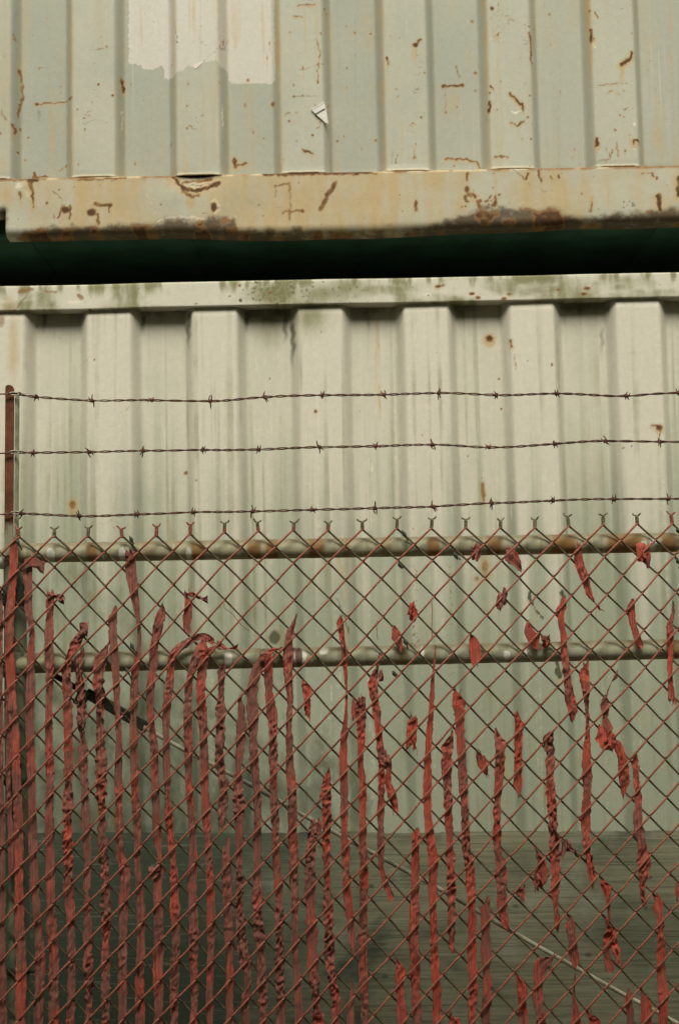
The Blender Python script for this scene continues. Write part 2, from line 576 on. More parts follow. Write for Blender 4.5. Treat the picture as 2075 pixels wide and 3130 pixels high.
class Sheet:
    """a finely gridded steel face with painted-on wear and light: rust, stains, algae, bare spots"""
    CH = ('rust', 'stain', 'dirt', 'algae_and_shade', 'pale', 'pink', 'teal', 'olive', 'chalk_and_light')

    def __init__(self, xs, zs, Y):
        self.xs = np.asarray(xs)
        self.zs = np.asarray(zs)
        self.Y = Y
        self.X, self.Z = np.meshgrid(self.xs, self.zs)
        self.c = {k: np.zeros_like(self.X) for k in self.CH}

    def w(self, pts):
        return np.array([at(u, v, self.Y) for u, v in pts])

    def _win(self, x0, x1, z0, z1):
        a, b = np.searchsorted(self.xs, (x0, x1))
        c, d = np.searchsorted(self.zs, (z0, z1))
        return slice(c, d + 1), slice(a, b + 1)

    def stroke(self, pts, wd, ch='rust', s=1.0, taper=False, soft=1.0):
        """pts in photo pixels, wd = width in photo pixels"""
        P = self.w(pts)
        r = wd * 0.42 / 1150.0
        m = r * (1 + soft) + 0.006
        sl = self._win(P[:, 0].min() - m, P[:, 0].max() + m, P[:, 1].min() - m, P[:, 1].max() + m)
        X, Z = self.X[sl], self.Z[sl]
        if X.size == 0:
            return
        X0, Z0 = X, Z
        X = X0 + (fbm(X0 * 110, Z0 * 110, 3, 3) - 0.5) * 0.010
        Z = Z0 + (fbm(X0 * 110, Z0 * 110, 23, 3) - 0.5) * 0.010
        best = np.zeros_like(X)
        n = len(P) - 1
        for i in range(n):
            a, b = P[i], P[i + 1]
            d = b - a
            L2 = max(d @ d, 1e-12)
            t = np.clip(((X - a[0]) * d[0] + (Z - a[1]) * d[1]) / L2, 0, 1)
            D = np.hypot(X - a[0] - t * d[0], Z - a[1] - t * d[1])
            rr = r * (1 - 0.75 * (i + t) / n) if taper else r
            best = np.maximum(best, np.clip((rr * (1 + soft) - D) / (rr * soft + 0.0012), 0, 1))
        if ch in ('rust', 'dirt'):
            best = np.clip(best * (.45 + 1.15 * fbm(X0 * 70, Z0 * 70, 27, 3)), 0, 1)
        self.c[ch][sl] = np.maximum(self.c[ch][sl], best * s)
        if ch == 'rust' and s > .6 and wd > 4:               # rain has drawn runs out of it
            for u, v in pts[::2]:
                if random.random() < .75:
                    self.drip(u + random.uniform(-2, 2), v, v + random.uniform(18, 75), random.uniform(3, 7), 'stain', random.uniform(.35, .75))
        if ch == 'rust' and s > .45 and wd > 3:            # the yellow-brown bleed round and below it
            self.stroke([(u, v + wd * .6) for u, v in pts], wd * 2.3, 'stain', s * .75, taper, 1.6)

    def blob(self, u, v, ru, rv=None, ch='rust', s=1.0, halo=0.0):
        rv = rv or ru
        x, z = at(u, v, self.Y)
        a, b = ru / 1150.0, rv / 1150.0
        k = 1.6
        sl = self._win(x - a * k - .004, x + a * k + .004, z - b * k - .004, z + b * k + .004)
        X, Z = self.X[sl], self.Z[sl]
        if X.size == 0:
            return
        wob = 1 + (fbm(X * 90, Z * 90, 8, 3) - 0.5) * 0.7
        D = np.hypot((X - x) / a, (Z - z) / b) * wob
        self.c[ch][sl] = np.maximum(self.c[ch][sl], np.clip((1.25 - D) / 0.6, 0, 1) * s)
        if halo:
            self.blob(u, v + rv * 0.4, ru * 1.9, rv * 2.2, 'stain', halo)

    def drip(self, u, v0, v1, wd, ch='stain', s=0.7):
        x0, z0 = at(u, v0, self.Y)
        x1, z1 = at(u, v1, self.Y)
        r = wd * 0.5 / 1150.0
        sl = self._win(x0 - 3 * r - .003, x0 + 3 * r + .003, min(z0, z1), max(z0, z1))
        X, Z = self.X[sl], self.Z[sl]
        if X.size == 0:
            return
        t = np.clip((z0 - Z) / max(z0 - z1, 1e-6), 0, 1)
        xx = x0 + (x1 - x0) * t + (vnoise(Z * 60, X * 0, 5) - 0.5) * r
        f = np.clip(1.5 - np.abs(X - xx) / r, 0, 1) * np.minimum(1, (1 - t) * 1.6) * np.minimum(1, t * 12 + 0.3)
        self.c[ch][sl] = np.maximum(self.c[ch][sl], f * s)

    def soft(self, u, v, ru, rv, ch, s):
        """a broad soft stain"""
        x, z = at(u, v, self.Y)
        D = np.hypot((self.X - x) / (ru / 1150), (self.Z - z) / (rv / 1150))
        f = np.clip(1 - D, 0, 1)
        f = f * f * (3 - 2 * f)
        self.c[ch] = np.maximum(self.c[ch], f * s)

    def poly(self, pts, ch, s=1.0):
        P = self.w(pts)
        X = self.X + (vnoise(self.X * 220, self.Z * 220, 21) - 0.5) * 0.005
        Z = self.Z + (vnoise(self.X * 220, self.Z * 220, 22) - 0.5) * 0.005
        ins = np.zeros(X.shape, bool)
        n = len(P)
        for i in range(n):
            x1, z1 = P[i]
            x2, z2 = P[(i + 1) % n]
            cond = (z1 > Z) != (z2 > Z)
            with np.errstate(divide='ignore', invalid='ignore'):
                xi = (x2 - x1) * (Z - z1) / (z2 - z1 + 1e-12) + x1
            ins ^= cond & (X < xi)
        self.c[ch] = np.maximum(self.c[ch], ins * s)

    def scribble(self, u0, v0, u1, v1, n, wd=3, ch='dirt', s=0.6, horiz=True, ln=25):
        for _ in range(n):
            u = random.uniform(u0, u1)
            v = random.uniform(v0, v1)
            l = random.uniform(0.3, 1) * ln
            an = random.gauss(0 if horiz else 1.57, 0.3)
            self.stroke([(u, v), (u + l * math.cos(an), v - l * math.sin(an))], wd, ch, s * random.uniform(0.4, 1))

    def mesh(self, name, Yarr, mat):
        nx, nz = len(self.xs), len(self.zs)
        V = np.stack([self.X, Yarr, self.Z], -1).reshape(-1, 3)
        return mesh_np(name, V, grid_faces(nx, nz), mat, True, {k: v.ravel() for k, v in self.c.items()})


def axis(lo, hi, a, b, step, coarse):
    """fine between a and b, coarse outside"""
    l = np.arange(lo, a, coarse)
    m = np.arange(a, b, step)
    h = np.append(np.arange(b, hi, coarse), hi)
    return np.unique(np.concatenate([l, m, h]))


def sc(k, ox=0, oy=0):
    """list of crop measurements -> photo pixels"""
    return lambda *p: [(ox + x / k, oy + y / k) for x, y in p]


UL = sc(1.5077, 0, 0)
UR = sc(1.5077, 1035, 0)
LL = sc(1.5077, 0, 700)
LR = sc(1.5077, 1035, 700)

CX0, CX1 = -2.4, 3.66            # the containers' ends, 6.06 m apart
CY1 = YW + 2.44

# measured heights
zl_top = at(1037, 856, YW)[1]         # top edge of the lower container
zl_rail = at(1037, 932, YW)[1]
zu_bot = at(1037, 708, YW)[1]
zu_rail = at(1037, 527, YW)[1]
ribL = at(269, 1100, YW)[0]           # left edge of one rib, lower box
ribU = at(860, 300, YW)[0]            # left edge of one rib, upper box

# ---- lower container
lower = empty('shipping_container', (0.63, YW + 1.2, 0))
tag(lower, 'cream corrugated steel container behind the chain link fence, under the grey green one', 'container', 'stacked containers')
sh = Sheet(axis(CX0, CX1, -1.02, 1.02, 0.003, 0.02), axis(0.14, zl_rail, 0.98, zl_rail - 0.001, 0.0045, 0.06), YW)
# algae and dirt under the rail, strongest in the recesses
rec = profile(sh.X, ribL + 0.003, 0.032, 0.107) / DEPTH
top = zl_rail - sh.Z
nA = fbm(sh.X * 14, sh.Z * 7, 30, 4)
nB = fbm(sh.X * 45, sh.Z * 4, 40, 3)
sh.c['algae_and_shade'] = np.clip((0.040 + 0.05 * (nA - 0.4) - top) / 0.06, 0, 0.62) * (0.10 + 0.9 * rec) * (0.25 + nA)
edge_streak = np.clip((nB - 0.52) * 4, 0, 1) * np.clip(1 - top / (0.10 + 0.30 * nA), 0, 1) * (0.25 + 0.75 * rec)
sh.c['algae_and_shade'] = np.maximum(sh.c['algae_and_shade'], edge_streak * 0.38)
sh.soft(1235 / 1.5077, 700 + 390 / 1.5077, 95, 80, 'algae_and_shade', 0.5)
for p, l in (((862, 480), 150), ((870, 430), 110), ((650, 440), 70), ((1345, 480), 220), ((1310, 450), 110), ((1130, 420), 90), ((190, 430), 60)):
    u, v = LL(p)[0]
    sh.drip(u, v - 40, v + l / 1.5, 18, 'algae_and_shade', 0.62)
for p, l in (((745, 380), 70), ((1240, 370), 60), ((1050, 390), 80), ((1220, 480), 160), ((285, 400), 120), ((555, 380), 60)):
    u, v = LR(p)[0]
    sh.drip(u, v - 30, v + l / 1.5, 16, 'algae_and_shade', 0.45)
# olive grime lines low along the slopes
for k in range(-4, 5):
    xr = ribL + k * PER + RIBW + SLOPE * 0.6
    f = np.exp(-((sh.X - xr) / 0.012) ** 2) * (0.25 + 0.6 * fbm(sh.X * 4 + k * 7, sh.Z * 3, 55, 3))
    sh.c['algae_and_shade'] = np.maximum(sh.c['algae_and_shade'], f * 0.26)
    xr = ribL + k * PER - SLOPE * 0.9
    f = np.exp(-((sh.X - xr) / 0.014) ** 2) * (0.2 + 0.6 * fbm(sh.X * 4 + k * 5, sh.Z * 3, 58, 3))
    sh.c['algae_and_shade'] = np.maximum(sh.c['algae_and_shade'], f * 0.22)
# cream run-off streaks; also paints the brighter light higher up and recess shade
zend = 1.72 + .34 * (fbm(sh.X * 5, sh.X * 0, 170, 3) - .5) + .55 * (fbm(sh.X * 48, sh.X * 0, 174, 3) - .5)
sh.c['chalk_and_light'] = np.clip((sh.Z - zend) / .62 + .35, 0, 1) * (.92 + .24 * (fbm(sh.X * 60, sh.Z * 2, 178, 3) - .5)) * (1 - .27 * rec)
ny = fbm(sh.X * 70, sh.Z * 1.1, 63, 3)
sh.c['olive'] = np.clip((ny - .50) * 2.2, 0, .46) * np.clip(.35 + fbm(sh.X * 3, sh.Z * 3, 66, 3), 0, 1)
sh.c['pale'] = np.clip((fbm(sh.X * 120, sh.Z * 1.5, 68, 2) - .62) * 3, 0, .34)
xg, zg = at(300, 2560, YW)                       # shade of the slats painted as a dark green patch, left of the middle
slat_shade = np.clip(1 - np.hypot((sh.X - xg) / .95, (sh.Z - zg) / .70) + .9 * (fbm(sh.X * 6, sh.Z * 5, 190, 4) - .5), 0, 1)
sh.c['algae_and_shade'] = np.maximum(sh.c['algae_and_shade'], np.clip(slat_shade * .95, 0, .60))
sh.soft(*LL((1440, 400))[0], 120, 130, 'olive', .75)
sh.soft(*LL((1240, 440))[0], 110, 150, 'olive', .55)
# yellow run at the far left
sh.soft(*LL((62, 560))[0], 34, 260, 'stain', 0.62)
sh.soft(*LL((10, 420))[0], 20, 40, 'rust', 0.5)
sh.drip(*LR((175, 400))[0], LR((175, 920))[0][1], 12, 'stain', 0.42)
sh.drip(*LR((190, 700))[0], LR((190, 930))[0][1], 9, 'stain', 0.5)
# rust spots
for p, r, h in (((700, 490), 11, .85), ((980, 625), 4, .2), ((755, 820), 3.5, 0), ((745, 680), 3, 0), ((100, 828), 2.5, 0), ((1475, 915), 8, .8),
                ((1350, 1000), 2, .2), ((385, 950), 2, 0), ((600, 1040), 2, 0), ((1310, 1010), 3, .3)):
    sh.blob(*LR(p)[0], r, None, 'rust', .95, h)
sh.stroke(LR((793, 515), (796, 545)), 5, 'rust', .9)
sh.stroke(LR((808, 575), (812, 610), (818, 650)), 6, 'rust', .35)
sh.stroke(LR((1445, 905), (1490, 912), (1475, 940), (1470, 975)), 7, 'rust', .75, True)
sh.drip(*LR((1475, 960))[0], LR((1475, 1080))[0][1], 8, 'stain', .7)
for p, r, h in (((852, 1118), 6, .3), ((1455, 840), 6, .4), ((905, 1158), 3, .2), ((1240, 680), 3, 0), ((400, 605), 2.5, 0), ((437, 600), 4, 0), ((1480, 470), 3, 0)):
    sh.blob(*LL(p)[0], r, None, 'rust', .8, h)
for _ in range(12):
    sh.blob(*LL((random.uniform(545, 610), random.uniform(800, 870)))[0], random.uniform(1.5, 3), None, 'stain', .7)
sh.blob(215, 1537, 11, 14, 'rust', .62, .75)
sh.drip(213, 1545, 1600, 12, 'stain', .35)
sh.stroke([(366, 1485), (355, 1530), (342, 1590), (345, 1605), (362, 1625)], 4, 'stain', .75)
sh.blob(348, 1613, 4, None, 'rust', .4)
sh.scribble(290, 1590, 330, 1605, 4, 3, 'stain', .5)
sh.stroke([(1478, 1470), (1480, 1500), (1482, 1530)], 9, 'rust', .55)
sh.blob(1479, 1500, 7, 18, 'rust', .5, .5)
sh.blob(1486, 1728, 11, 24, 'rust', .42, .6)
sh.blob(1461, 1766, 8, 9, 'rust', .42, .5)
sh.blob(838, 1948, 22, 22, 'algae_and_shade', .75)
sh.soft(838, 1950, 48, 40, 'stain', .7)
sh.soft(808, 1948, 14, 14, 'stain', .6)
for pts, wd in (([(1619, 1812), (1617, 1832), (1624, 1845)], 9), ([(1621, 1838), (1634, 1862), (1658, 1890)], 5), ([(1716, 1812), (1722, 1828), (1717, 1842)], 12),
                ([(1698, 2022), (1706, 2050), (1710, 2072)], 9), ([(1703, 2050), (1708, 2068)], 14)):
    sh.stroke(pts, wd, 'algae_and_shade', .95)
sh.drip(1640, 1850, 1960, 18, 'stain', .4)
sh.drip(1709, 2040, 2130, 16, 'stain', .55)
sh.drip(1708, 1890, 1950, 22, 'algae_and_shade', .4)
for u, a, b, n in ((1270, 1715, 1970, 46), (1378, 1720, 2330, 60), (1266, 1600, 1720, 8)):
    for _ in range(n):
        sh.blob(random.gauss(u, 5), random.uniform(a, b), random.uniform(1.4, 3), None, 'rust', .6)
sh.stroke([(1037, 1705), (1043, 1740), (1055, 1775), (1060, 1830)], 12, 'stain', .55)
sh.stroke([(1030, 1830), (1045, 1870), (1068, 1935)], 6, 'algae_and_shade', .6)
sh.soft(1050, 1790, 40, 130, 'stain', .3)
sh.stroke([(1560, 2312), (1550, 2340), (1555, 2375)], 10, 'stain', .6)
sh.soft(1500, 2330, 30, 40, 'stain', .4)
for _ in range(70):                                 # small specks all over
    sh.blob(random.uniform(0, 2075), random.uniform(960, 2540), random.uniform(1, 2.6), None, random.choice(('rust', 'dirt', 'stain')), random.uniform(.4, .8))
for _ in range(90):                                 # bird-lime runs, thin and pale
    u = random.triangular(560, 2000, 1300)
    v = random.uniform(1000, 1560)
    sh.drip(u, v, v + random.uniform(60, 260), random.uniform(2, 3.5), 'pale', random.uniform(.35, .75))
for _ in range(26):
    u = random.uniform(300, 2050)
    v = random.uniform(1600, 2200)
    sh.drip(u, v, v + random.uniform(60, 240), random.uniform(2, 3.5), 'pale', random.uniform(.3, .5))
for u, a, b in ((1050, 2075, 2235), (1060, 1140, 1220), (500, 1300, 1390), (1012, 2090, 2200)):
    sh.drip(u, a, b, 3.5, 'pale', .7)
dent = (fbm(sh.X * 2.2, sh.Z * 1.6, 61, 3) - 0.5) * 0.006
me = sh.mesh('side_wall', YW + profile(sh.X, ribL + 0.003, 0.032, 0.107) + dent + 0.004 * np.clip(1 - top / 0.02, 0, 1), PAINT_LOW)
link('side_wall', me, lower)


def rail_section(zb, zt, Yf, rad=0.005, ret=0.05, radb=None):
    """front face with rounded edges: list of (z, y, arc) from the underside to the top"""
    rb = radb or rad
    pts = [(zb, Yf + ret), (zb, Yf + (ret + rb) * 0.5), (zb, Yf + rb)]
    for a in np.linspace(0, math.pi / 2, 9)[1:]:
        pts.append((zb + rb - rb * math.cos(a), Yf + rb - rb * math.sin(a)))
    n = max(4, int((zt - zb - rb - rad) / 0.0035))
    for z in np.linspace(zb + rb, zt - rad, n)[1:-1]:
        pts.append((z, Yf))
    for a in np.linspace(0, math.pi / 2, 5):
        pts.append((zt - rad + rad * math.sin(a), Yf + rad - rad * math.cos(a)))
    pts.append((zt, Yf + ret * 0.5))
    pts.append((zt, Yf + ret))
    return np.array(pts)


class RailSheet(Sheet):
    def __init__(self, xs, sec, Y):
        zs = sec[:, 0] + np.arange(len(sec)) * 1e-7
        super().__init__(xs, zs, Y)
        self.ys = sec[:, 1]

    def stroke(self, pts, wd, *a, **k):
        super().stroke(pts, wd * 1.3, *a, **k)

    def mesh2(self, name, mat, wav=None):
        nx, nz = len(self.xs), len(self.zs)
        Yv = np.repeat(self.ys[:, None], nx, 1)
        Zv = self.Z.copy()
        if wav is not None:
            Yv = Yv + wav[0]
            Zv = Zv + wav[1]
        V = np.stack([self.X, Yv, Zv], -1).reshape(-1, 3)
        return mesh_np(name, V, grid_faces(nx, nz), mat, True, {k: v.ravel() for k, v in self.c.items()})


xs_r = axis(CX0, CX1, -1.02, 1.02, 0.003, 0.05)
tr = RailSheet(xs_r, rail_section(zl_rail, zl_top, YW - 0.010, 0.004, 0.06), YW - 0.010)
nA = fbm(tr.X * 9, tr.Z * 22, 70, 4)
nC = fbm(tr.X * 60, tr.Z * 14, 75, 3)
tr.c['olive'] = np.clip((nA - 0.36) * 3.0, 0, 1) * 0.75 * (0.4 + nC)
tr.c['algae_and_shade'] = np.clip((nA - 0.58) * 3.2, 0, 1) * 0.40 * (0.5 + nC)
hgt = (tr.Z - zl_rail) / (zl_top - zl_rail)
tr.c['olive'] = np.maximum(tr.c['olive'], np.clip((hgt - 0.25) * 1.5, 0, .9) * np.clip((nC - 0.32) * 3, 0, 1))
tr.soft(*LL((1260, 300))[0], 170, 70, 'olive', .9)
tr.soft(*LL((1480, 300))[0], 190, 70, 'olive', .8)
tr.soft(*LR((30, 270))[0], 150, 60, 'olive', .7)
for _ in range(120):
    tr.blob(*LL((random.gauss(1270, 80), random.gauss(290, 28)))[0], random.uniform(2, 6), None, 'algae_and_shade', random.uniform(.4, .9))
for _ in range(60):
    tr.blob(*LL((random.gauss(1480, 90), random.gauss(300, 28)))[0], random.uniform(2, 5), None, 'algae_and_shade', random.uniform(.3, .8))
tr.soft(*LL((40, 350))[0], 45, 60, 'stain', .6)
tr.stroke(LL((65, 375), (110, 325), (140, 285)), 5, 'rust', .4)
for pts, wd in ((LL((360, 298), (380, 318)), 7), (LL((90, 290), (150, 278)), 8), (LL((210, 285), (260, 288)), 7)):
    tr.stroke(pts, wd, 'rust', .45)
for p, r in (((460, 265), 9), ((480, 258), 6), ((612, 297), 9), ((640, 315), 8), ((760, 320), 8), ((1010, 280), 6), ((1140, 275), 10), ((1130, 300), 10), ((785, 300), 6)):
    tr.blob(*LR(p)[0], r, r * .55, 'rust', .8, .5)
for p, r in (((1105, 262), 5), ((1250, 335), 5), ((1060, 310), 4), ((905, 345), 5), ((415, 368), 5), ((1245, 295), 6)):
    tr.blob(*LL(p)[0], r, r * .6, 'rust', .7, .3)
tr.drip(*LR((1012, 285))[0], LR((1012, 320))[0][1], 6, 'stain', .8)
for _ in range(60):
    tr.blob(random.uniform(0, 2075), random.uniform(845, 935), random.uniform(1.2, 3), None, random.choice(('rust', 'dirt', 'stain', 'algae_and_shade')), random.uniform(.4, .9))
for _ in range(12):
    u = random.uniform(0, 2075)
    tr.soft(u, 905 - (u - 1037) * .0205, random.uniform(20, 60), random.uniform(14, 26), 'pale', random.uniform(.3, .75))
tr.c['chalk_and_light'][:] = .8
me = tr.mesh2('top_rail', PAINT_LOW, (np.sin(tr.X * 5) * .0008, (fbm(tr.X * 3, tr.X * 0, 77, 2) - .5) * .004))
link('top_rail', me, lower)
MB().box(CX0, CX1, YW + 0.05, CY1, zl_top - 0.03, zl_top - 0.012).build('roof_panel', ROOFM, lower)
MB().box(CX0, CX1, YW + 0.003, YW + 0.06, 0.012, 0.14).build('bottom_rail', PAINT_LOW, lower, 0.004)
MB().box(CX0, CX1, CY1 - 0.05, CY1, 0.012, zl_top - 0.032).build('rear_wall', UNDER, lower)
for x0 in (CX0 - 0.05, CX1 + 0.003):
    MB().box(x0, x0 + 0.047, YW + 0.02, CY1, 0.012, zl_top - 0.03).build('end_wall', UNDER, lower)
for x0 in (CX0 - 0.11, CX1 + 0.053):
    for y0 in (YW + 0.01, CY1 - 0.16):
        for z0, z1 in ((0.0, 0.118), (zl_top - 0.118, zl_top + 0.045)):
            MB().box(x0, x0 + 0.057, y0, y0 + 0.15, z0, z1).build('corner_casting', PAINT_LOW, lower, 0.008)

# ---- upper container
upper = empty('shipping_container', (0.63, YW + 1.2, zu_bot))
tag(upper, 'grey green corrugated steel container with scraped rusty bottom rail, stacked on top', 'container', 'stacked containers')
ZU_TOP = zu_bot + 2.59
sh = Sheet(axis(CX0, CX1, -1.02, 1.02, 0.0026, 0.02), axis(zu_rail, ZU_TOP, zu_rail + 0.0005, 3.42, 0.0032, 0.08), YW)
rec = profile(sh.X, ribU + .002, 0.030, 0.107) / DEPTH
base = sh.Z - zu_rail
nB = fbm(sh.X * 60, sh.Z * 3, 82, 3)
# the rib faces are scuffed and bleached, the recesses keep their grey green
sh.c['chalk_and_light'] = (1 - rec) * (.52 + .6 * (fbm(sh.X * 5, sh.Z * 6, 180, 4) - .3))
# yellowish runs along the bends of the sheet
for k in range(-4, 5):
    for off, ww, s in ((-0.006, 0.010, .85), (RIBW + SLOPE + .004, 0.014, .45)):
        xr = ribU + k * PER + off
        f = np.exp(-((sh.X - xr) / ww) ** 2) * (0.2 + fbm(sh.X * 3 + k * 9, sh.Z * 5, 85, 3))
        sh.c['stain'] = np.maximum(sh.c['stain'], f * s)
sh.c['stain'] = np.maximum(sh.c['stain'], np.clip((nB - .6) * 3, 0, .4))
sh.soft(*UL((25, 420))[0], 45, 420, 'stain', .45)
sh.soft(*UL((15, 760))[0], 60, 80, 'stain', .5)
sh.poly(UL((585, -60), (585, 268), (625, 275), (660, 295), (700, 297), (730, 278), (748, 285), (752, 338), (800, 342), (838, 326), (870, 300), (900, 312), (940, 290),
           (1000, 275), (1015, 300), (1045, 305), (1050, 340), (1065, 360), (1250, 362), (1268, 345), (1260, -60)), 'pink')
R = lambda pts, wd=6, s=.9, ch='rust', tp=False: sh.stroke(pts, wd, ch, s, tp)
R(UL((58, 150), (68, 178)), 4, .6)
R(UL((60, 178), (80, 172)), 3, .5)
R(UL((75, 300), (90, 350), (96, 430), (82, 480), (76, 530)), 6, .62)
R(UL((62, 570), (66, 605)), 7, .9)
sh.drip(*UL((64, 600))[0], UL((64, 690))[0][1], 9, 'stain', .7)
for p, r in (((76, 690), 4), ((80, 310), 5), ((82, 465), 4), ((160, 458), 6), ((322, 447), 6), ((455, 390), 4), ((520, 440), 4)):
    sh.blob(*UL(p)[0], r, None, 'rust', .8, .5)
R(UL((160, 291), (220, 288)), 3, .45)
R(UL((150, 456), (240, 451), (335, 445)), 4.5, .8)
sh.soft(*UL((170, 500))[0], 16, 50, 'dirt', .35)
R(UL((420, 230), (500, 226), (540, 214)), 3, .45)
R(UL((390, 572), (440, 552), (495, 565)), 4, .55, 'dirt')
sh.scribble(*UL((420, 290))[0], *UL((470, 480))[0], 16, 3, 'dirt', .5, True, 22)
R(UL((556, 355), (562, 405)), 8, .95)
R(UL((557, 500), (556, 585)), 4, .9, 'pale')
R(UL((1023, 470), (1024, 570)), 4, .9, 'pale')
R(UL((830, 470), (880, 462)), 3, .4, 'dirt')
R(UL((140, 796), (212, 796)), 5, .8)
R(UL((150, 780), (160, 805)), 7, .8)
R(UL((262, 766), (300, 750), (290, 740)), 4, .6)
R(UL((1076, 708), (1080, 745)), 9, .85)
R(UL((1078, 744), (1135, 732)), 8, .75)
sh.soft(*UL((1100, 740))[0], 40, 30, 'stain', .6)
for p, r, s in (((1255, 458), 5, .7), ((1125, 460), 5, .35), ((785, 650), 5, .4), ((655, 440), 3, .3), ((1010, 380), 2.5, .5)):
    sh.blob(*UL(p)[0], r, r * 1.6, 'rust', s, .3)
sh.scribble(*UL((600, 0))[0], *UL((1240, 330))[0], 40, 2.4, 'stain', .45, False, 30)
sh.scribble(*UL((600, 180))[0], *UL((1240, 340))[0], 26, 2.2, 'dirt', .35, True, 16)
R(UL((655, 30), (682, 4)), 2.5, .6, 'dirt')
R(UL((655, 30), (668, 44)), 2.5, .5, 'dirt')
R(UL((806, 95), (814, 160), (820, 200)), 3.5, .7, 'dirt')
sh.drip(*UL((815, 150))[0], UL((815, 330))[0][1], 12, 'stain', .35)
R(UL((930, 112), (914, 150), (922, 185), (945, 212), (978, 200)), 2.6, .65, 'dirt')
R(UL((975, 120), (1000, 135)), 2.2, .4, 'dirt')
R(UL((935, 285), (1000, 230), (1035, 205), (1048, 160)), 2.6, .75, 'dirt')
R(UL((720, 65), (730, 90)), 2.4, .5, 'dirt')
R(UL((890, 30), (895, 60)), 2.4, .5, 'dirt')
R(UL((1100, 10), (1120, 30)), 9, .3, 'stain')
R(UL((1370, 26), (1452, 21)), 4, .7)
R(UL((1350, 76), (1402, 79)), 4, .6)
R(UL((1455, 175), (1475, 240), (1462, 330), (1466, 380)), 4, .55)
sh.scribble(*UL((1380, 170))[0], *UL((1470, 260))[0], 16, 3, 'stain', .6, True, 30)
R(UL((1345, 322), (1400, 320), (1490, 292)), 3, .5)
R(UL((1345, 443), (1475, 440)), 3, .5)
R(UL((1310, 532), (1340, 515)), 5, .5)
R(UL((1365, 345), (1400, 352)), 3, .4)
for p, r in (((1355, 443), 4), ((1465, 375), 4), ((1332, 556), 5), ((1440, 622), 4), ((1555, 628), 4), ((1367, 650), 2.5)):
    sh.blob(*UL(p)[0], r, None, 'rust', .8, .4)
R(UL((1400, 692), (1420, 696), (1440, 706)), 6, .85)
sh.drip(*UL((1436, 705))[0], UL((1436, 780))[0][1], 8, 'stain', .7)
R(UL((1395, 580), (1425, 592)), 2.5, .4, 'dirt')
# right half
for p, r, s in (((75, 125), 4, .5), ((148, 130), 4, .6), ((172, 625), 5, .5), ((265, 410), 5, .4), ((380, 540), 4, .6), ((395, 335), 4, .7), ((355, 208), 8, 1), ((705, 40), 6, .8),
                ((635, 312), 6, .5), ((635, 394), 5, .4), ((620, 72), 6, .4), ((978, 40), 5, .5), ((1030, 48), 3, .3), ((695, 427), 4, .7), ((870, 540), 5, .7), ((885, 640), 4, .6), ((890, 570), 3, .5),
                ((1318, 506), 3, .5), ((1352, 500), 2, .5), ((1310, 420), 3, .4), ((1272, 600), 5, .5), ((1155, 50), 4, .7), ((575, 368), 6, .8), ((485, 372), 6, .8), ((985, 182), 2.5, .4), ((1085, 705), 3, .4), ((1120, 733), 3, .4), ((497, 495), 4, .5)):
    sh.blob(*UR(p)[0], r, None, 'rust', s, .35)
R(UR((340, 205), (360, 195), (378, 183)), 6, .9)
sh.drip(*UR((352, 215))[0], UR((352, 330))[0][1], 9, 'stain', .9)
sh.scribble(*UR((335, 130))[0], *UR((395, 430))[0], 40, 2.6, 'rust', .5, True, 16)
sh.scribble(*UR((330, 30))[0], *UR((375, 170))[0], 12, 2.4, 'dirt', .4, False, 22)
R(UR((260, 410), (320, 390), (350, 360)), 3, .3)
R(UR((222, 268), (225, 292)), 6, .9)
sh.drip(*UR((225, 290))[0], UR((225, 360))[0][1], 8, 'stain', .7)
R(UR((480, 371), (576, 368)), 5.5, .85)
R(UR((549, 278), (560, 335)), 6, .45)
sh.soft(*UR((530, 440))[0], 62, 80, 'stain', .42)
R(UR((495, 375), (497, 500)), 5, .35)
R(UR((495, 709), (600, 712)), 5, .8)
R(UR((600, 714), (640, 726), (652, 752)), 5, .75)
R(UR((500, 630), (560, 630)), 3, .35)
R(UR((718, 723), (776, 720)), 5, .75)
sh.scribble(*UR((708, 35))[0], *UR((735, 205))[0], 26, 2.6, 'rust', .5, True, 26)
R(UR((706, 45), (712, 190)), 6, .45, 'stain')
sh.scribble(*UR((845, 110))[0], *UR((880, 205))[0], 26, 2.6, 'dirt', .7, True, 18)
R(UR((878, 150), (884, 230), (890, 290)), 5, .75)
R(UR((893, 210), (898, 280), (890, 296)), 3, .7, 'pale')
R(UR((788, 430), (822, 462), (846, 486)), 6, 1)
R(UR((846, 480), (848, 512)), 5, .9)
R(UR((790, 512), (815, 522), (842, 512)), 4, .9, 'pale')
R(UR((795, 565), (825, 578), (852, 558)), 5, .85)
sh.drip(*UR((825, 575))[0], UR((825, 650))[0][1], 8, 'stain', .6)
R(UR((700, 395), (712, 410)), 5, .8)
R(UR((697, 470), (694, 508)), 7, 1)
sh.scribble(*UR((755, 350))[0], *UR((850, 410))[0], 10, 2.4, 'dirt', .5, True, 40)
R(UR((750, 460), (800, 490)), 2.5, .4, 'dirt')
R(UR((1159, 132), (1165, 195)), 8, .95)
R(UR((1172, 200), (1178, 222)), 6, .9, 'pale')
sh.drip(*UR((1162, 190))[0], UR((1162, 280))[0][1], 8, 'stain', .7)
R(UR((1182, 58), (1192, 80)), 5, .7)
R(UR((1195, 80), (1230, 160), (1262, 225)), 2.4, .4, 'dirt')
R(UR((1308, 68), (1250, 140)), 2.4, .45, 'dirt')
R(UR((1350, 240), (1340, 265), (1322, 288), (1300, 298)), 9, 1, 'rust')
sh.drip(*UR((1302, 300))[0], UR((1302, 430))[0][1], 15, 'stain', .75)
R(UR((1195, 391), (1260, 388), (1328, 385)), 4, .5)
R(UR((1320, 565), (1316, 600)), 3, .7, 'pale')
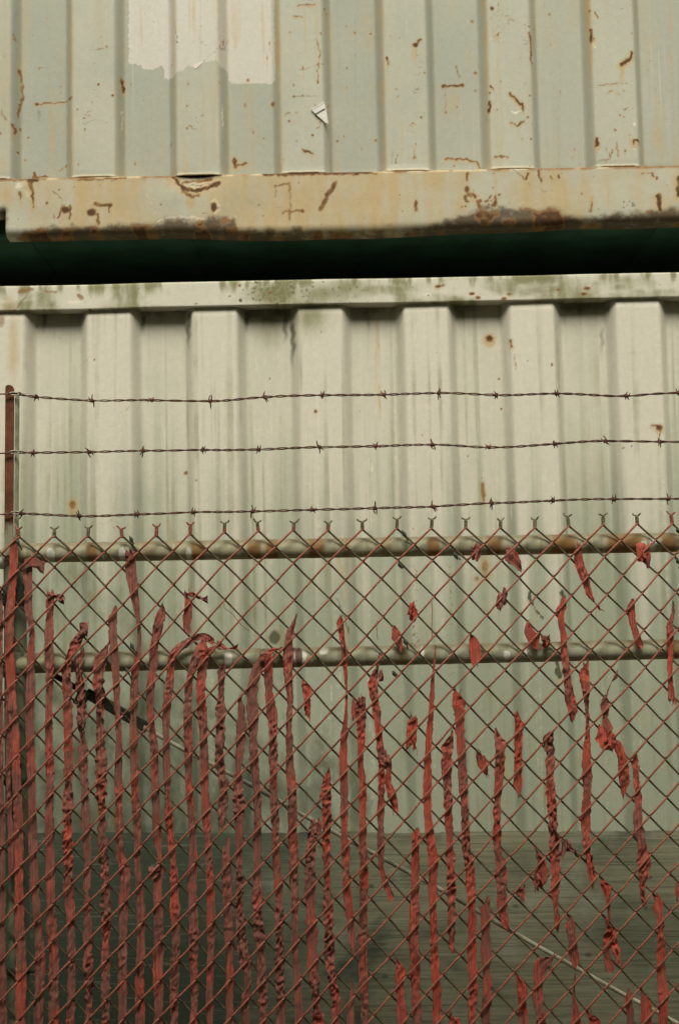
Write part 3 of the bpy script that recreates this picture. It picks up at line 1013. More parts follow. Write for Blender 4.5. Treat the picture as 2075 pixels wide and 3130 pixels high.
R(UR((1358, 570), (1360, 580)), 6, .8, 'pale')
R(UR((1355, 688), (1362, 690)), 5, .8, 'pale')
R(UR((1188, 640), (1188, 672)), 9, 1)
sh.drip(*UR((1188, 670))[0], UR((1188, 745))[0][1], 9, 'stain', .7)
R(UR((1355, 665), (1360, 645), (1372, 642), (1380, 655)), 6, .9)
R(UR((1278, 658), (1284, 720)), 4, .7)
R(UR((1200, 738), (1240, 735)), 5, .5)
R(UR((245, 675), (248, 752)), 4, .4)
R(UR((270, 715), (262, 750)), 5, .45)
R(UR((1530, 395), (1568, 380)), 3, .4)
sh.drip(*UR((76, 20))[0], UR((76, 770))[0][1], 4, 'dirt', .35)
for _ in range(110):
    sh.blob(random.uniform(0, 2075), random.uniform(0, 520), random.uniform(1, 2.4), None, random.choice(('rust', 'dirt', 'stain')), random.uniform(.3, .7))
for _ in range(34):                               # scuffs: little clusters of scrapes with rust in them
    k = random.randint(-3, 3)
    u = 1037 + (ribU + k * PER + random.uniform(.01, RIBW - .01)) * 1135
    v = random.uniform(0, 500)
    ch = random.choice(('rust', 'stain', 'dirt'))
    sh.scribble(u - 12, v - 22, u + 12, v + 22, random.randint(3, 8), 3.2, ch, .7, random.random() < .6, 18)
for _ in range(60):
    u = random.uniform(0, 2075)
    v = random.uniform(0, 510)
    sh.blob(u, v, random.uniform(2, 4.5), random.uniform(2, 6), 'rust', random.uniform(.35, .75), .45)
    sh.drip(u, v, v + random.uniform(15, 70), random.uniform(3, 6), 'stain', .5)
for _ in range(46):                               # hair scratches
    k = random.randint(-3, 3)
    x = ribU + k * PER + random.uniform(0, RIBW)
    u = 1037 + x * 1135
    v = random.uniform(0, 500)
    sh.scribble(u - 1, v, u + 1, v + 1, 1, 2, random.choice(('dirt', 'pale', 'stain')), .5, random.random() < .6, 40)
dent = (fbm(sh.X * 2.4, sh.Z * 2.0, 91, 3) - 0.5) * 0.007 + (fbm(sh.X * 9, sh.Z * 5, 94, 2) - 0.5) * 0.0022
# weld line at the foot of each rib
foot = np.clip(1 - base / 0.006, 0, 1) * (1 - rec)
me = sh.mesh('side_wall', YW + profile(sh.X, ribU + .002, 0.030, 0.107) + dent * np.clip(base / .02, 0, 1) - 0.003 * foot, PAINT_UP)
link('side_wall', me, upper)

# the notch near the left end: the deep part of the rail stops there
xn = at(20, 690, YW)[0]
z_n = at(8, 655, YW)[1]
YR = YW - 0.005
br = RailSheet(axis(xn, CX1, xn + 0.0001, 1.02, 0.003, 0.05), rail_section(zu_bot, zu_rail, YR, 0.006, 0.055, 0.024), YR)
R = lambda pts, wd=6, s=.9, ch='rust', tp=False: br.stroke(pts, wd, ch, s, tp)


def rail_marks(br):
    R = lambda pts, wd=6, s=.9, ch='rust', tp=False: br.stroke(pts, wd, ch, s, tp)
    n = fbm(br.X * 7, br.Z * 5, 100, 4)
    n2 = fbm(br.X * 55, br.Z * 7, 104, 3)
    br.c['stain'] = np.clip((n - .10) * 1.6, .25, .74) * (0.5 + n2 * .9)
    br.c['stain'] = np.maximum(br.c['stain'], np.clip((n2 - .55) * 3, 0, .55))
    br.c['chalk_and_light'] = .35 + .8 * fbm(br.X * 9, br.Z * 9, 184, 3)
    # scraped, rust-brown lower edge (heights measured along the rail)
    bu = np.array([0, 66, 133, 265, 411, 477, 517, 716, 729, 928, 1035, 1300, 1380, 1460, 1566, 1698, 1765, 1831, 1884, 1977, 2016, 2075])
    bt = np.array([735, 716, 693, 696, 683, 683, 670, 663, 696, 693, 700, 690, 670, 637, 633, 640, 676, 673, 653, 647, 647, 640])
    xs = np.array([at(u, v, YR)[0] for u, v in zip(bu, bt)])
    zs = np.array([at(u, v, YR)[1] for u, v in zip(bu, bt)])
    edge = np.interp(br.X, xs, zs) + (fbm(br.X * 40, br.Z * 40, 108, 3) - .5) * .024
    br.c['dirt'] = np.clip((edge - br.Z) / .030 + .45, 0, 1) * (.75 + .35 * fbm(br.X * 30, br.Z * 30, 112, 3))
    br.c['rust'] = np.maximum(br.c['rust'], np.clip((edge - br.Z) / .02 + .2, 0, 1) * np.clip((fbm(br.X * 25, br.Z * 25, 116, 3) - .50) * 6, 0, .9))
    # rusted top edge
    zt = zu_rail
    m = np.clip(1 - (zt - br.Z) / .012, 0, 1) * np.clip((fbm(br.X * 16, br.X * 0, 120, 3) - .47) * 6, 0, 1)
    br.c['rust'] = np.maximum(br.c['rust'], m * .75)
    pal = np.clip(1 - (zt - br.Z) / .012, 0, 1) * np.clip((fbm(br.X * 12, br.X * 0, 126, 3) - .40) * 5, 0, 1)
    br.c['pale'] = np.maximum(br.c['pale'], pal * .55)
    R(UL((360, 828), (450, 826), (580, 818)), 5, .7)
    R(UL((0, 830), (110, 829)), 5, .6)
    R(UL((800, 812), (822, 842), (850, 868), (900, 879), (950, 866), (1010, 842)), 8, .95)
    R(UL((810, 808), (900, 808), (1015, 800)), 12, .75, 'dirt')
    R(UL((845, 838), (900, 832), (975, 822)), 7, .75)
    R(UL((850, 850), (920, 852), (985, 838)), 5, .6, 'dirt')
    R(UL((845, 885), (880, 908), (915, 900)), 7, .6)
    br.soft(*UL((880, 930))[0], 40, 60, 'stain', .85)
    R(UL((1215, 801), (1300, 799), (1450, 797), (1568, 795)), 9, .95)
    R(UR((-5, 791), (60, 793), (140, 791)), 12, .95)
    R(UR((140, 795), (170, 805)), 5, .7)
    for u in range(1225, 1560, 14):
        br.drip(*UL((u + random.uniform(-6, 6), 800))[0], UL((u, random.uniform(830, 930)))[0][1], random.uniform(3, 8), 'stain', random.uniform(.5, .95))
    for u in range(0, 150, 12):
        br.drip(*UR((u, 795))[0], UR((u, random.uniform(830, 960)))[0][1], random.uniform(3, 9), 'stain', random.uniform(.5, .9))
    R(UL((138, 830), (150, 880), (155, 958)), 11, 1, 'rust', True)
    R(UL((130, 832), (172, 832)), 9, 1)
    R(UL((96, 890), (97, 922)), 7, .85, 'rust', True)
    br.drip(*UL((97, 915))[0], UL((97, 1010))[0][1], 9, 'stain', .7)
    R(UL((85, 860), (110, 850)), 12, .75, 'pale')
    R(UL((120, 880), (140, 910)), 9, .6, 'pale')
    br.blob(*UL((303, 968))[0], 16, 11, 'rust', 1, .4)
    R(UL((325, 950), (324, 1010)), 5, .9)
    R(UL((285, 960), (268, 1005)), 5, .7)
    br.blob(*UL((422, 982))[0], 16, 13, 'rust', .95, .4)
    R(UL((445, 942), (480, 946), (508, 945)), 9, .85)
    R(UL((508, 945), (505, 975)), 4, .8)
    R(UL((450, 990), (455, 1045)), 9, .8, 'rust', True)
    br.blob(*UL((217, 937))[0], 5, None, 'rust', .8, .3)
    R(UL((245, 880), (268, 905), (292, 925), (290, 965)), 4, .5)
    R(UL((250, 990), (252, 1010)), 4, .7)
    br.blob(*UL((455, 1030))[0], 6, 12, 'rust', .7)
    br.blob(*UL((985, 955))[0], 10, 14, 'rust', 1)
    R(UL((975, 925), (995, 922), (1008, 945), (1008, 972), (990, 982)), 6, .95, 'pale')
    R(UL((730, 1022), (780, 1006), (880, 1003), (940, 1010), (1000, 1008), (1085, 996)), 6, .8, 'pale')
    R(UL((725, 1020), (738, 1018)), 9, .9, 'teal')
    R(UL((573, 1030), (573, 1048)), 7, .9, 'teal')
    R(UL((640, 826), (664, 828)), 6, .7, 'teal')
    for k in range(9):
        x = 1105 + k * 10
        R(UL((x, 905 + k * 2), (x + 45, 935 + k * 3)), 3, .55, 'teal')
    R(UL((1150, 880), (1220, 938)), 6, .55, 'teal')
    R(UL((662, 842), (690, 920), (722, 1018)), 2.4, .75, 'pale')
    R(UL((1545, 845), (1510, 900), (1478, 958)), 9, .75, 'rust', False)
    R(UL((1265, 856), (1300, 852), (1338, 848)), 5, .65)
    R(UL((1268, 856), (1268, 910)), 4, .4)
    R(UL((1336, 850), (1336, 1010)), 6, .45)
    R(UL((1300, 978), (1318, 966), (1340, 968), (1398, 966)), 5, .65)
    br.blob(*UL((1395, 968))[0], 5, None, 'rust', .8, .4)
    br.soft(*UL((15, 975))[0], 34, 40, 'dirt', .8)
    br.soft(*UL((28, 1020))[0], 22, 60, 'dirt', .55)
    br.soft(*UL((40, 900))[0], 70, 110, 'stain', .75)
    # right half
    for a, b in ((305, 345), (393, 425), (618, 655), (750, 785), (985, 1000), (1045, 1080), (1360, 1385), (1490, 1500), (1510, 1568), (1120, 1135), (505, 520)):
        R(UR((a, 790 - (a / 1568) * 42), (b, 790 - (b / 1568) * 42)), 6, .85)
        br.drip(*UR(((a + b) / 2, 790 - (a / 1568) * 42))[0], UR((a, 840 - (a / 1568) * 30))[0][1], (b - a) * .5, 'stain', .6)
    R(UR((750, 768), (790, 775), (830, 800), (860, 828)), 4, .5)
    for p, q, wd, s in (((590, 800), (591, 832), 5, .8), ((590, 865), (592, 880), 8, .9), ((598, 895), (625, 905), 8, .85), ((585, 905), (590, 930), 6, .8), ((720, 905), (718, 952), 6, .75), ((355, 930), (355, 965), 6, .8),
                        ((876, 797), (866, 822), 5, .9), ((920, 788), (930, 832), 5, .9), ((972, 808), (980, 822), 4, .8), ((1012, 808), (1016, 822), 5, .9), ((1470, 908), (1482, 975), 9, .95), ((1562, 825), (1564, 905), 8, .95),
                        ((1443, 798), (1447, 812), 5, .8), ((1462, 816), (1466, 828), 4, .7), ((1165, 935), (1160, 985), 6, .55), ((640, 930), (650, 955), 8, .7), ((1395, 800), (1440, 798), 3, .6)):
        R(UR(p, q), wd, s)
    for _ in range(16):
        br.blob(*UR((random.uniform(1310, 1370), random.uniform(930, 965)))[0], random.uniform(1.5, 3.5), None, 'algae_and_shade', .9)
    for _ in range(22):
        br.blob(*UR((random.uniform(560, 740), random.uniform(890, 960)))[0], random.uniform(2, 5), None, 'rust', .7, .3)
    R(UR((790, 955), (805, 960), (790, 966)), 6, .8, 'pale')
    R(UR((930, 968), (950, 978), (975, 968)), 5, .7, 'pale')
    R(UR((860, 840), (920, 868), (960, 890)), 2.5, .5, 'dirt')
    br.soft(*UR((80, 930))[0], 190, 120, 'stain', .75)
    br.soft(*UR((560, 950))[0], 70, 80, 'stain', .75)
    br.soft(*UR((880, 870))[0], 60, 50, 'stain', .45)
    br.drip(*UR((1160, 900))[0], UR((1160, 1030))[0][1], 14, 'stain', .8)
    for _ in range(120):
        br.blob(random.uniform(0, 2075), random.uniform(520, 700), random.uniform(1.2, 3), None, random.choice(('rust', 'rust', 'dirt', 'stain')), random.uniform(.4, .9))


rail_marks(br)
dent = np.zeros_like(br.X)
dx, dz = at(*UL((905, 830))[0], YR)
dent += 0.010 * np.exp(-(((br.X - dx) / .06) ** 2 + ((br.Z - dz - .012) / .028) ** 2))
wob = (fbm(br.X * 2.2, br.X * 0, 130, 3) - .5)
lowz = np.clip((zu_rail - br.Z) / (zu_rail - zu_bot), 0, 1)
bulge = (fbm(br.X * 6, br.Z * 9, 133, 3) - .5) * .006
me = br.mesh2('bottom_rail', PAINT_UP, (dent + bulge * lowz, wob * .030 * lowz ** 2))
br_o = link('bottom_rail', me, upper)
# shallow length of rail left of the notch
sr = RailSheet(np.append(np.arange(CX0, xn - 0.12, 0.05), np.arange(xn - 0.12, xn + 0.012, 0.003)), rail_section(z_n, zu_rail - .0006, YR + 0.0006, 0.006, 0.055, 0.02), YR)
R = lambda pts, wd=6, s=.9, ch='rust', tp=False: sr.stroke(pts, wd, ch, s, tp)
rail_marks(sr)
link('bottom_rail', sr.mesh2('bottom_rail', PAINT_UP), upper)
MB().box(xn + 0.001, xn + 0.005, YR + 0.012, YR + 0.052, zu_bot + 0.03, z_n).build('notch_end_plate', PAINT_UP, br_o)
# welded lips where each rib meets the rail
lip_me = None
for k in range(-9, 13):
    x0 = ribU + k * PER
    V, Q = tube([(x0 - 0.006, YW, zu_rail + 0.0006), (x0 + .02, YW - 0.0016, zu_rail + 0.002), (x0 + RIBW - .02, YW - 0.0016, zu_rail + 0.002), (x0 + RIBW + 0.004, YW, zu_rail + 0.0006)], (.0014, .0026, .0026, .0014), 8)
    if x0 < CX0 or x0 > CX1 - .2:
        continue
    me = mesh_np('weld_bead', V, Q, PAINT_UP, True, {'rust': np.full(len(V), random.uniform(.05, .35)), 'stain': np.full(len(V), .7), 'pale': np.full(len(V), random.uniform(.2, .8))})
    link('weld_bead', me, br_o)
for k in range(14):
    x = CX0 + 0.2 + k * 0.44
    MB().box(x, x + 0.05, YW + 0.057, CY1 - 0.06, zu_bot + 0.012, zu_bot + 0.0138).build('floor_beam', UNDER, upper)
MB().box(CX0, CX1, YW + 0.056, CY1, zu_bot + 0.0140, zu_bot + 0.18).build('floor', UNDER, upper)
MB().box(CX0, CX1, CY1 - 0.05, CY1, zu_bot, zu_bot + 0.15).build('rear_rail', UNDER, upper)
MB().box(CX0, CX1, YW + 0.004, YW + 0.06, ZU_TOP - 0.001, ZU_TOP + 0.06).build('top_rail', PAINT_UP, upper, 0.004)
MB().box(CX0, CX1, YW + 0.062, CY1, ZU_TOP + 0.02, ZU_TOP + 0.04).build('roof_panel', ROOFM, upper)
MB().box(CX0, CX1, CY1 - 0.05, CY1 - 0.001, zu_bot + 0.182, ZU_TOP + 0.018).build('rear_wall', UNDER, upper)
for x0 in (CX0 - 0.05, CX1 + 0.003):
    MB().box(x0, x0 + 0.047, YW + 0.02, CY1, zu_bot + 0.002, ZU_TOP).build('end_wall', UNDER, upper)
for x0 in (CX0 - 0.11, CX1 + 0.053):
    for y0 in (YW + 0.01, CY1 - 0.16):
        MB().box(x0, x0 + 0.057, y0, y0 + 0.15, zl_top + 0.0455, zu_bot + 0.10).build('corner_casting', PAINT_UP, upper, 0.008)


def flat_poly(name, pts, Y, th, mat, parent=None, curl=0.0):
    """a thin piece of real thickness lying on the plane y = Y"""
    P = [at(u, v, Y) for u, v in pts]
    n = len(P)
    cx = sum(p[0] for p in P) / n
    V = [(x, Y - curl * abs(x - cx), z) for x, z in P] + [(x, Y - th - curl * abs(x - cx), z) for x, z in P]
    Fc = [tuple(range(n)), tuple(range(2 * n - 1, n - 1, -1))] + [(i, n + i, n + (i + 1) % n, (i + 1) % n) for i in range(n)]
    me = bpy.data.meshes.new(name)
    me.from_pydata(V, [], Fc)
    me.update()
    me.materials.append(mat)
    return link(name, me, parent)


ZX = sc(1568 / 130.0, 930, 280)
x, z = at(985, 335, YW)
stk = empty('torn_sticker', (x, YW - 0.003, z))
tag(stk, 'torn white paper sticker with a black line on the upper container', 'sticker')
flat_poly('paper', ZX((235, 650), (725, 365), (775, 590), (805, 660), (885, 1190), (770, 1140), (440, 855), (300, 700)), YW - 0.002, 0.0008, STICK, stk, .02)
flat_poly('printed_bar', ZX((410, 815), (740, 620), (775, 645), (425, 850)), YW - 0.0036, 0.0003, INK, stk, .02)
for i in range(8):
    a = 265 + i * 58
    b = 670 - i * 33
    flat_poly('printed_dash', ZX((a, b), (a + 32, b - 18), (a + 38, b - 2), (a + 5, b + 18)), YW - 0.0036, 0.0003, INK, stk, .02)
M = Mat('peeling_pink_film', 0.6, 0.2)
FILM = M.color(M.mix(M.noise((1, 1, 1), 80, 3), (0.60, 0.53, 0.47), (0.66, 0.59, 0.52)))
flat_poly('peeling_film_flap', UL((885, 300), (940, 280), (935, 288), (902, 318)), YW - 0.001, 0.0012, FILM, upper, -.12)

# ------------------------------------------------------------------ plywood sheet leaning on the container
xa, za = at(100, 2552, YW - 0.01)
xb, zb = at(2075, 2545, YW - 0.01)
H = 1.22
lean = math.acos(min(1, (0.5 * (za + zb)) / H))
yb = YW - 0.012 - H * math.sin(lean)
px, pz = at(1037, 2549, YW - .01)
rot = Matrix.Translation((px, YW - 0.002, pz)) @ Matrix.Rotation(math.atan2(za - zb, xb - xa), 4, 'Y') @ Matrix.Rotation(-lean, 4, 'X')
pw = MB()
nx = 60
xs_ = np.arange(-1.22, 1.2201, .01)
top_ = (fbm(xs_ * 30, xs_ * 0, 500, 3) - .5) * .007 - .004 * (vnoise(xs_ * 9, xs_ * 0, 505) > .78)
for j in range(len(xs_)):
    pw.V += [(xs_[j], y, z) for y, z in ((-.017, -H + .004), (-.017, top_[j]), (0, top_[j]), (0, -H + .004))]
for j in range(len(xs_) - 1):
    a_ = j * 4
    pw.F += [(a_ + k, a_ + 4 + k, a_ + 4 + (k + 1) % 4, a_ + (k + 1) % 4) for k in range(4)]
e_ = (len(xs_) - 1) * 4
pw.F += [(0, 1, 2, 3), (e_ + 3, e_ + 2, e_ + 1, e_)]
o = pw.build('plywood_sheet', PLY, None)
o.matrix_world = rot
tag(o, 'weathered dark plywood sheet leaning on the lower container behind the fence', 'plywood')

# ------------------------------------------------------------------ chain link fence
fence = empty('chain_link_fence', (0, 0.03, 0))
tag(fence, 'rusty red chain link fence with two rails and a left post', 'fence')
xA, zA = at(163, 1636, 0)
xB, zB = at(2053, 1599, 0)
PH = (xB - xA) / 18.0
ZP = 0.5 * (zA + zB)
PV = 0.0768
FIRST = 0.0675 / PV          # the topmost diamonds are squatter
HALF = PH / 2
WR = 0.0022


def warp(x, z):
    wx = (fbm(x * 5, z * 5, 200, 2) - .5) * .010 + (vnoise(x * 30, z * 30, 204) - .5) * .0016
    wz = (fbm(x * 5 + 40, z * 5, 208, 2) - .5) * .012 + (vnoise(x * 30, z * 30, 212) - .5) * .0016
    return wx, wz


def row_z(k):
    """height of half-row k below the peaks"""
    z = ZP
    h = PV / 2
    if k <= 2:
        return ZP - k * h * FIRST
    return ZP - 2 * h * FIRST - (k - 2) * h


NROW = int((ZP - 0.06) / (PV / 2))
i0, i1 = -16, 60            # columns: even ones carry a peak
DY = 0.0062
for i in range(i0, i1):
    xl = xA + i * HALF
    xr = xl + HALF
    pts = []
    # going down from the peak; column c carries nodes on rows of the same parity
    left_is_node = (i % 2 == 0)          # row 0 node at the left column when it is even
    for k in range(NROW):
        side = 'L' if ((k % 2 == 0) == left_is_node) else 'R'
        z0 = row_z(k)
        z1 = row_z(k + 1)
        x0, x1 = (xl, xr) if side == 'L' else (xr, xl)
        ov = 0.0016
        e0 = x0 + (-ov if side == 'L' else ov)
        # from L down to R is "\" : behind; from R down to L is "/" : in front
        yb_ = DY if side == 'L' else -DY
        dz = z1 - z0
        dx_ = x1 - x0
        pts.append((e0, 0.0, z0))
        for t in (0.09, 0.30, 0.70, 0.91):
            s = 1.0 if 0.2 < t < 0.8 else 0.86
            pts.append((x0 + dx_ * t, yb_ * s, z0 + dz * t))
    P = np.array(pts)
    if left_is_node or True:
        P = P[0:]
    wx, wz = warp(P[:, 0], P[:, 2])
    P[:, 0] += wx
    P[:, 2] += wz
    V, Q = tube(P, WR, 6)
    me = mesh_np('wire', V, Q, WIRE)
    link('wire', me, fence)

# twisted tips above each peak
RED_TIPS = {-1, 2, 3, 4, 18}
HALF_TIPS = {5, 6, 7, 8}


def tip_parts(x, z, seed):
    rn = random.Random(seed)
    parts = []
    hgt = 0.0185 + rn.uniform(-.002, .003)
    a0 = rn.uniform(-.9, .9)
    lean = rn.uniform(-.12, .12)
    n = 26
    for ph in (0, math.pi):
        P = []
        for j in range(n):
            t = j / (n - 1)
            r = 0.0024 * min(1, 0.5 + t * 4)
            a = ph + t * 2 * math.pi * 2.4
            P.append((x + r * math.cos(a) + lean * hgt * t, r * math.sin(a), z - 0.003 + hgt * t))
        sgn = 1 if ph == 0 else -1
        for q, u in ((0.35, .3), (0.8, .7), (1.0, 1.0)):
            P.append((x + lean * hgt + sgn * (0.0024 + 0.0072 * q) * math.cos(a0) * rn.uniform(.8, 1.15), sgn * .007 * q * math.sin(a0), z - 0.003 + hgt + (0.0068 + .002 * sgn * lean * 8) * u * rn.uniform(.7, 1.15)))
        parts.append(tube(np.array(P), 0.0019, 6))
    return parts


for k in range(-8, 30):
    x = xA + k * PH
    wx, wz = warp(np.array([x]), np.array([ZP]))
    V, Q = join(tip_parts(x + wx[0], ZP + wz[0], k + 100))
    mat = WTIP_R if k in RED_TIPS else WTIP_G
    me = mesh_np('twisted_tip', V, Q, mat)
    o = link('twisted_tip', me, fence)
    if k in HALF_TIPS:
        me.materials.append(WTIP_R)
        zc = np.array([V[q, 2].mean() for q in Q])
        me.polygons.foreach_set('material_index', (zc < ZP + 0.008).astype(np.int32))

# rails
YRAIL = 0.031


def rail(name, pts_top, pts_bot, mat, marks, x_lo, x_hi):
    """pts measured on the upper and lower outline of the pipe"""
    t = [at(u, v, YRAIL) for u, v in pts_top]
    b = [at(u, v, YRAIL) for u, v in pts_bot]
    rad = 0.0208
    (x0, z0), (x1, z1) = [((a[0] + c[0]) / 2, (a[1] + c[1]) / 2) for a, c in zip(t, b)]
    sl = (z1 - z0) / (x1 - x0)
    xs = np.arange(x_lo, x_hi, 0.006)
    P = np.stack([xs, np.full_like(xs, YRAIL), z0 + (xs - x0) * sl], 1)
    V, Q = tube(P, rad, 20)
    ch = {k: np.zeros(len(V)) for k in ('stain', 'pale', 'rust')}
    for c, u, wd, s, vz in marks:
        x = at(u, 1680, YRAIL)[0]
        f = np.clip(1.4 - np.abs(V[:, 0] - x) / (wd * .5 / 1440), 0, 1) * s
        zc = z0 + (V[:, 0] - x0) * sl
        if vz:
            f = f * np.clip(1.5 - np.abs(V[:, 2] - zc - vz[0]) / vz[1], 0, 1)
        ch[c] = np.maximum(ch[c], f)
    zc = z0 + (V[:, 0] - x0) * sl
    ch['grit_and_shade'] = np.clip((V[:, 2] - zc - .004) / .014, 0, 1)
    me = mesh_np(name, V, Q, mat, True, ch)
    return link(name, me, fence)


hv = (-0.006, 0.013)
X_POST = at(47, 1800, 0.032)[0]
m1 = [('stain', u, wd, s, None) for u, wd, s in ((286, 40, .8), (607, 44, .85), (779, 50, .9), (833, 40, .95), (967, 50, .95), (1060, 30, .5), (1324, 34, .8), (1509, 44, .9), (1719, 80, 1), (1870, 50, .8), (1933, 60, .8), (2036, 44, 1), (1180, 40, .5), (460, 60, .45))]
m1 += [('pale', u, wd, .95, hv) for u, wd in ((162, 24), (378, 20), (580, 17), (1990, 20))] + [('pale', 320, 14, .6, (-.012, .006)), ('pale', 1960, 26, .6, (-.004, .008))]
rail('top_rail', [(100, 1662), (2075, 1630)], [(100, 1719), (2075, 1685)], RAIL1, m1, X_POST + 0.004, 1.72)
m2 = [('pale', 696, 22, 1, (0.0, .016)), ('pale', 913, 40, .9, (0.004, .016)), ('pale', 985, 34, .7, (.012, .008)), ('pale', 1281, 14, .8, (.006, .012)), ('pale', 1535, 20, .9, (-.005, .009)), ('pale', 1590, 12, .7, (-.002, .010)), ('pale', 960, 14, .5, (-.012, .006)),
      ('rust', 909, 22, 1, (0.002, .02)), ('stain', 1220, 60, .6, None), ('stain', 2040, 60, .7, None), ('stain', 1460, 80, .5, None), ('stain', 1900, 60, .4, None)]
rail('middle_rail', [(110, 1999), (2075, 1953)], [(110, 2056), (2075, 2014)], RAIL2, m2, X_POST + 0.004, 1.72)
# the next bay's rails to the left of the post
rail('top_rail', [(0, 1682), (30, 1681)], [(0, 1738), (30, 1737)], RAIL1, [('pale', 12, 16, .9, (-.01, .02))], -1.3, X_POST - 0.004)
rail('middle_rail', [(0, 2012), (30, 2011)], [(0, 2070), (30, 2069)], RAIL2, [], -1.3, X_POST - 0.004)


def post(x_top, x_bot, z_top):
    zs = np.arange(-0.3, z_top + .001, 0.02)
    t = (z_top - zs) / z_top
    P = np.stack([x_top + (x_bot - x_top) * t, np.full_like(zs, 0.036), zs], 1)
    V, Q = tube(P, 0.0235, 24)
    me = mesh_np('post', V, Q, POSTM, True, {'stain': np.zeros(len(V)), 'pale': np.zeros(len(V)), 'rust': np.zeros(len(V))})
    return link('post', me, fence)


xp, zp = at(46, 1690, 0.036)
xq, zq = at(56, 2900, 0.036)
po = post(xp, xp + (xq - xp) * zp / (zp - zq), zp + 0.015)
post(1.74, 1.74, zp + 0.015)
post(-1.32, -1.32, zp + 0.015)


def band(z, h, mat, bolt_side, parent):
    t = (zp - z) / zp
    x = xp + (xq - xp) * zp / (zp - zq) * t
    zs = np.array([z - h / 2, z - h / 2 + .001, z + h / 2 - .001, z + h / 2])
    V, Q = tube(np.stack([np.full(4, x), np.full(4, 0.036), zs], 1), (.0252, .0262, .0262, .0252), 24)
    me = mesh_np('brace_band', V, Q, mat, True)
    o = link('brace_band', me, parent)
    V, Q = tube([(x + bolt_side * .022, .02, z), (x + bolt_side * .036, .017, z), (x + bolt_side * .040, .016, z)], (.004, .004, .0065), 8)
    link('bolt', mesh_np('bolt', V, Q, STEELD), o)
    return o


zb1 = at(45, 1818, .03)[1]
zb2 = at(45, 2028, .03)[1]
zb3 = at(45, 2388, .03)[1]
zb4 = at(45, 2965, .03)[1]
band(zb1, .046, STEELD, -1, po)
band(zb2, .044, POSTM, 1, po)
band(zb3, .016, STEELD, -1, po)
band(zb4, .016, STEELD, 1, po)

# barbed-wire arm: an angle iron turned a little, with a rounded top
xt, zt_ = at(36, 1180, 0.02)
xb_, zb_ = at(33, 1700, 0.02)
L_arm = zt_ - zb_
m = MB()
n = 8
wpl = .0195
out = [(-wpl / 2, 0), (wpl / 2, 0)]
prof = [(-wpl / 2, -L_arm), (wpl / 2, -L_arm), (wpl / 2, -.012)]
prof += [(wpl / 2 - .012 + .012 * math.cos(a), -.012 + .012 * math.sin(a)) for a in np.linspace(0.3, math.pi / 2, 5)]
prof += [(-wpl / 2 + .006 - .006 * math.sin(a), -.006 + .006 * math.cos(a)) for a in np.linspace(0, math.pi / 2, 4)]
k = len(prof)
m.V = [(x, -.002, z) for x, z in prof] + [(x, .002, z) for x, z in prof]
m.F = [tuple(range(k)), tuple(range(2 * k - 1, k - 1, -1))] + [(i, i + k, (i + 1) % k + k, (i + 1) % k) for i in range(k)]
lean_a = math.atan2(xt - xb_, L_arm)
XF = Matrix.Translation((xt, 0.006, zt_)) @ Matrix.Rotation(lean_a, 4, 'Y') @ Matrix.Rotation(math.radians(-12), 4, 'Z')
arm = m.build('barbed_wire_arm', ARMM, fence, 0.0008, xf=XF)
m = MB().box(wpl / 2 - .0005, wpl / 2 + .0035, .0022, .013, -L_arm, -.016)
XF2 = XF @ Matrix.Translation((wpl / 2, 0, 0)) @ Matrix.Rotation(math.radians(-22), 4, 'Z') @ Matrix.Translation((-wpl / 2, 0, 0))
m.build('side_flange', FLANGE, arm, 0.0008, xf=XF2)

# tie wires wound on the mesh
for j, (u, v) in enumerate(((404, 1651), (406, 1976), (57, 1657), (1235, 1634), (1222, 1728), (1238, 1962), (392, 2052), (2070, 1622), (2069, 1716), (1205, 2060), (1392, 1700))):
    x, z = at(u, v, 0)
    parts = []
    an = random.uniform(0, 3)
    P = [(x + (t - .5) * .008, -.003 + .0048 * math.cos(t * 17 + an), z - (t - .5) * .007 + .0048 * math.sin(t * 17 + an)) for t in np.linspace(0, 1, 22)]
    P += [(P[-1][0] + random.uniform(-.004, .008), -.004, P[-1][2] - random.uniform(.004, .010))]
    parts.append(tube(np.array(P), .0014, 6))
    V, Q = join(parts)
    link('tie_wire', mesh_np('tie_wire', V, Q, TIEM), fence)

# diagonal brace: a perforated steel bar at the post, a thin rod beyond
YB = 0.062
brace = empty('diagonal_brace', (*at(160, 2062, YB)[:1], YB, at(160, 2062, YB)[1]))
tag(brace, 'dark diagonal brace bar with long thin pale rod running down right behind the slats', 'brace')
a = np.array(at(158, 2058, YB))
b = np.array(at(452, 2226, YB))
ang = math.atan2(b[1] - a[1], b[0] - a[0])
ln = float(np.hypot(*(b - a)))
XF = Matrix.Translation((a[0], YB, a[1])) @ Matrix.Rotation(-ang, 4, 'Y')
m = MB().box(ln * .36, ln, -.002, .003, -.011, .011)
m.box(ln * .36, ln, .0035, .020, .0070, .0105)
m.box(0, ln * .40, -.0055, -.0025, -.006, .006)
m.build('flat_bar', STEELD, brace, 0.001, xf=XF)
MB().box(ln * .30, ln * .40, -.012, .016, -.030, .004).build('clamp', STEELD, brace, 0.003, xf=XF)
V, Q = tube([(ln * .34, -.016, -.012), (ln * .34, .02, -.012)], .006, 8)
V = np.array([tuple(XF @ Vector(v)) for v in V])
link('bolt', mesh_np('bolt', V, Q, STEELD), brace)
rp = [at(u, v, YB) for u, v in ((440, 2222), (560, 2290), (740, 2385), (980, 2521), (1200, 2640), (1390, 2744), (1530, 2828), (1700, 2925), (1905, 3040), (2010, 3095), (2200, 3205))]
P = catmull(np.array([(x, YB, z) for x, z in rp]), .02)
V, Q = tube(P, .0046, 10)
link('rod', mesh_np('rod', V, Q, RODM), brace)

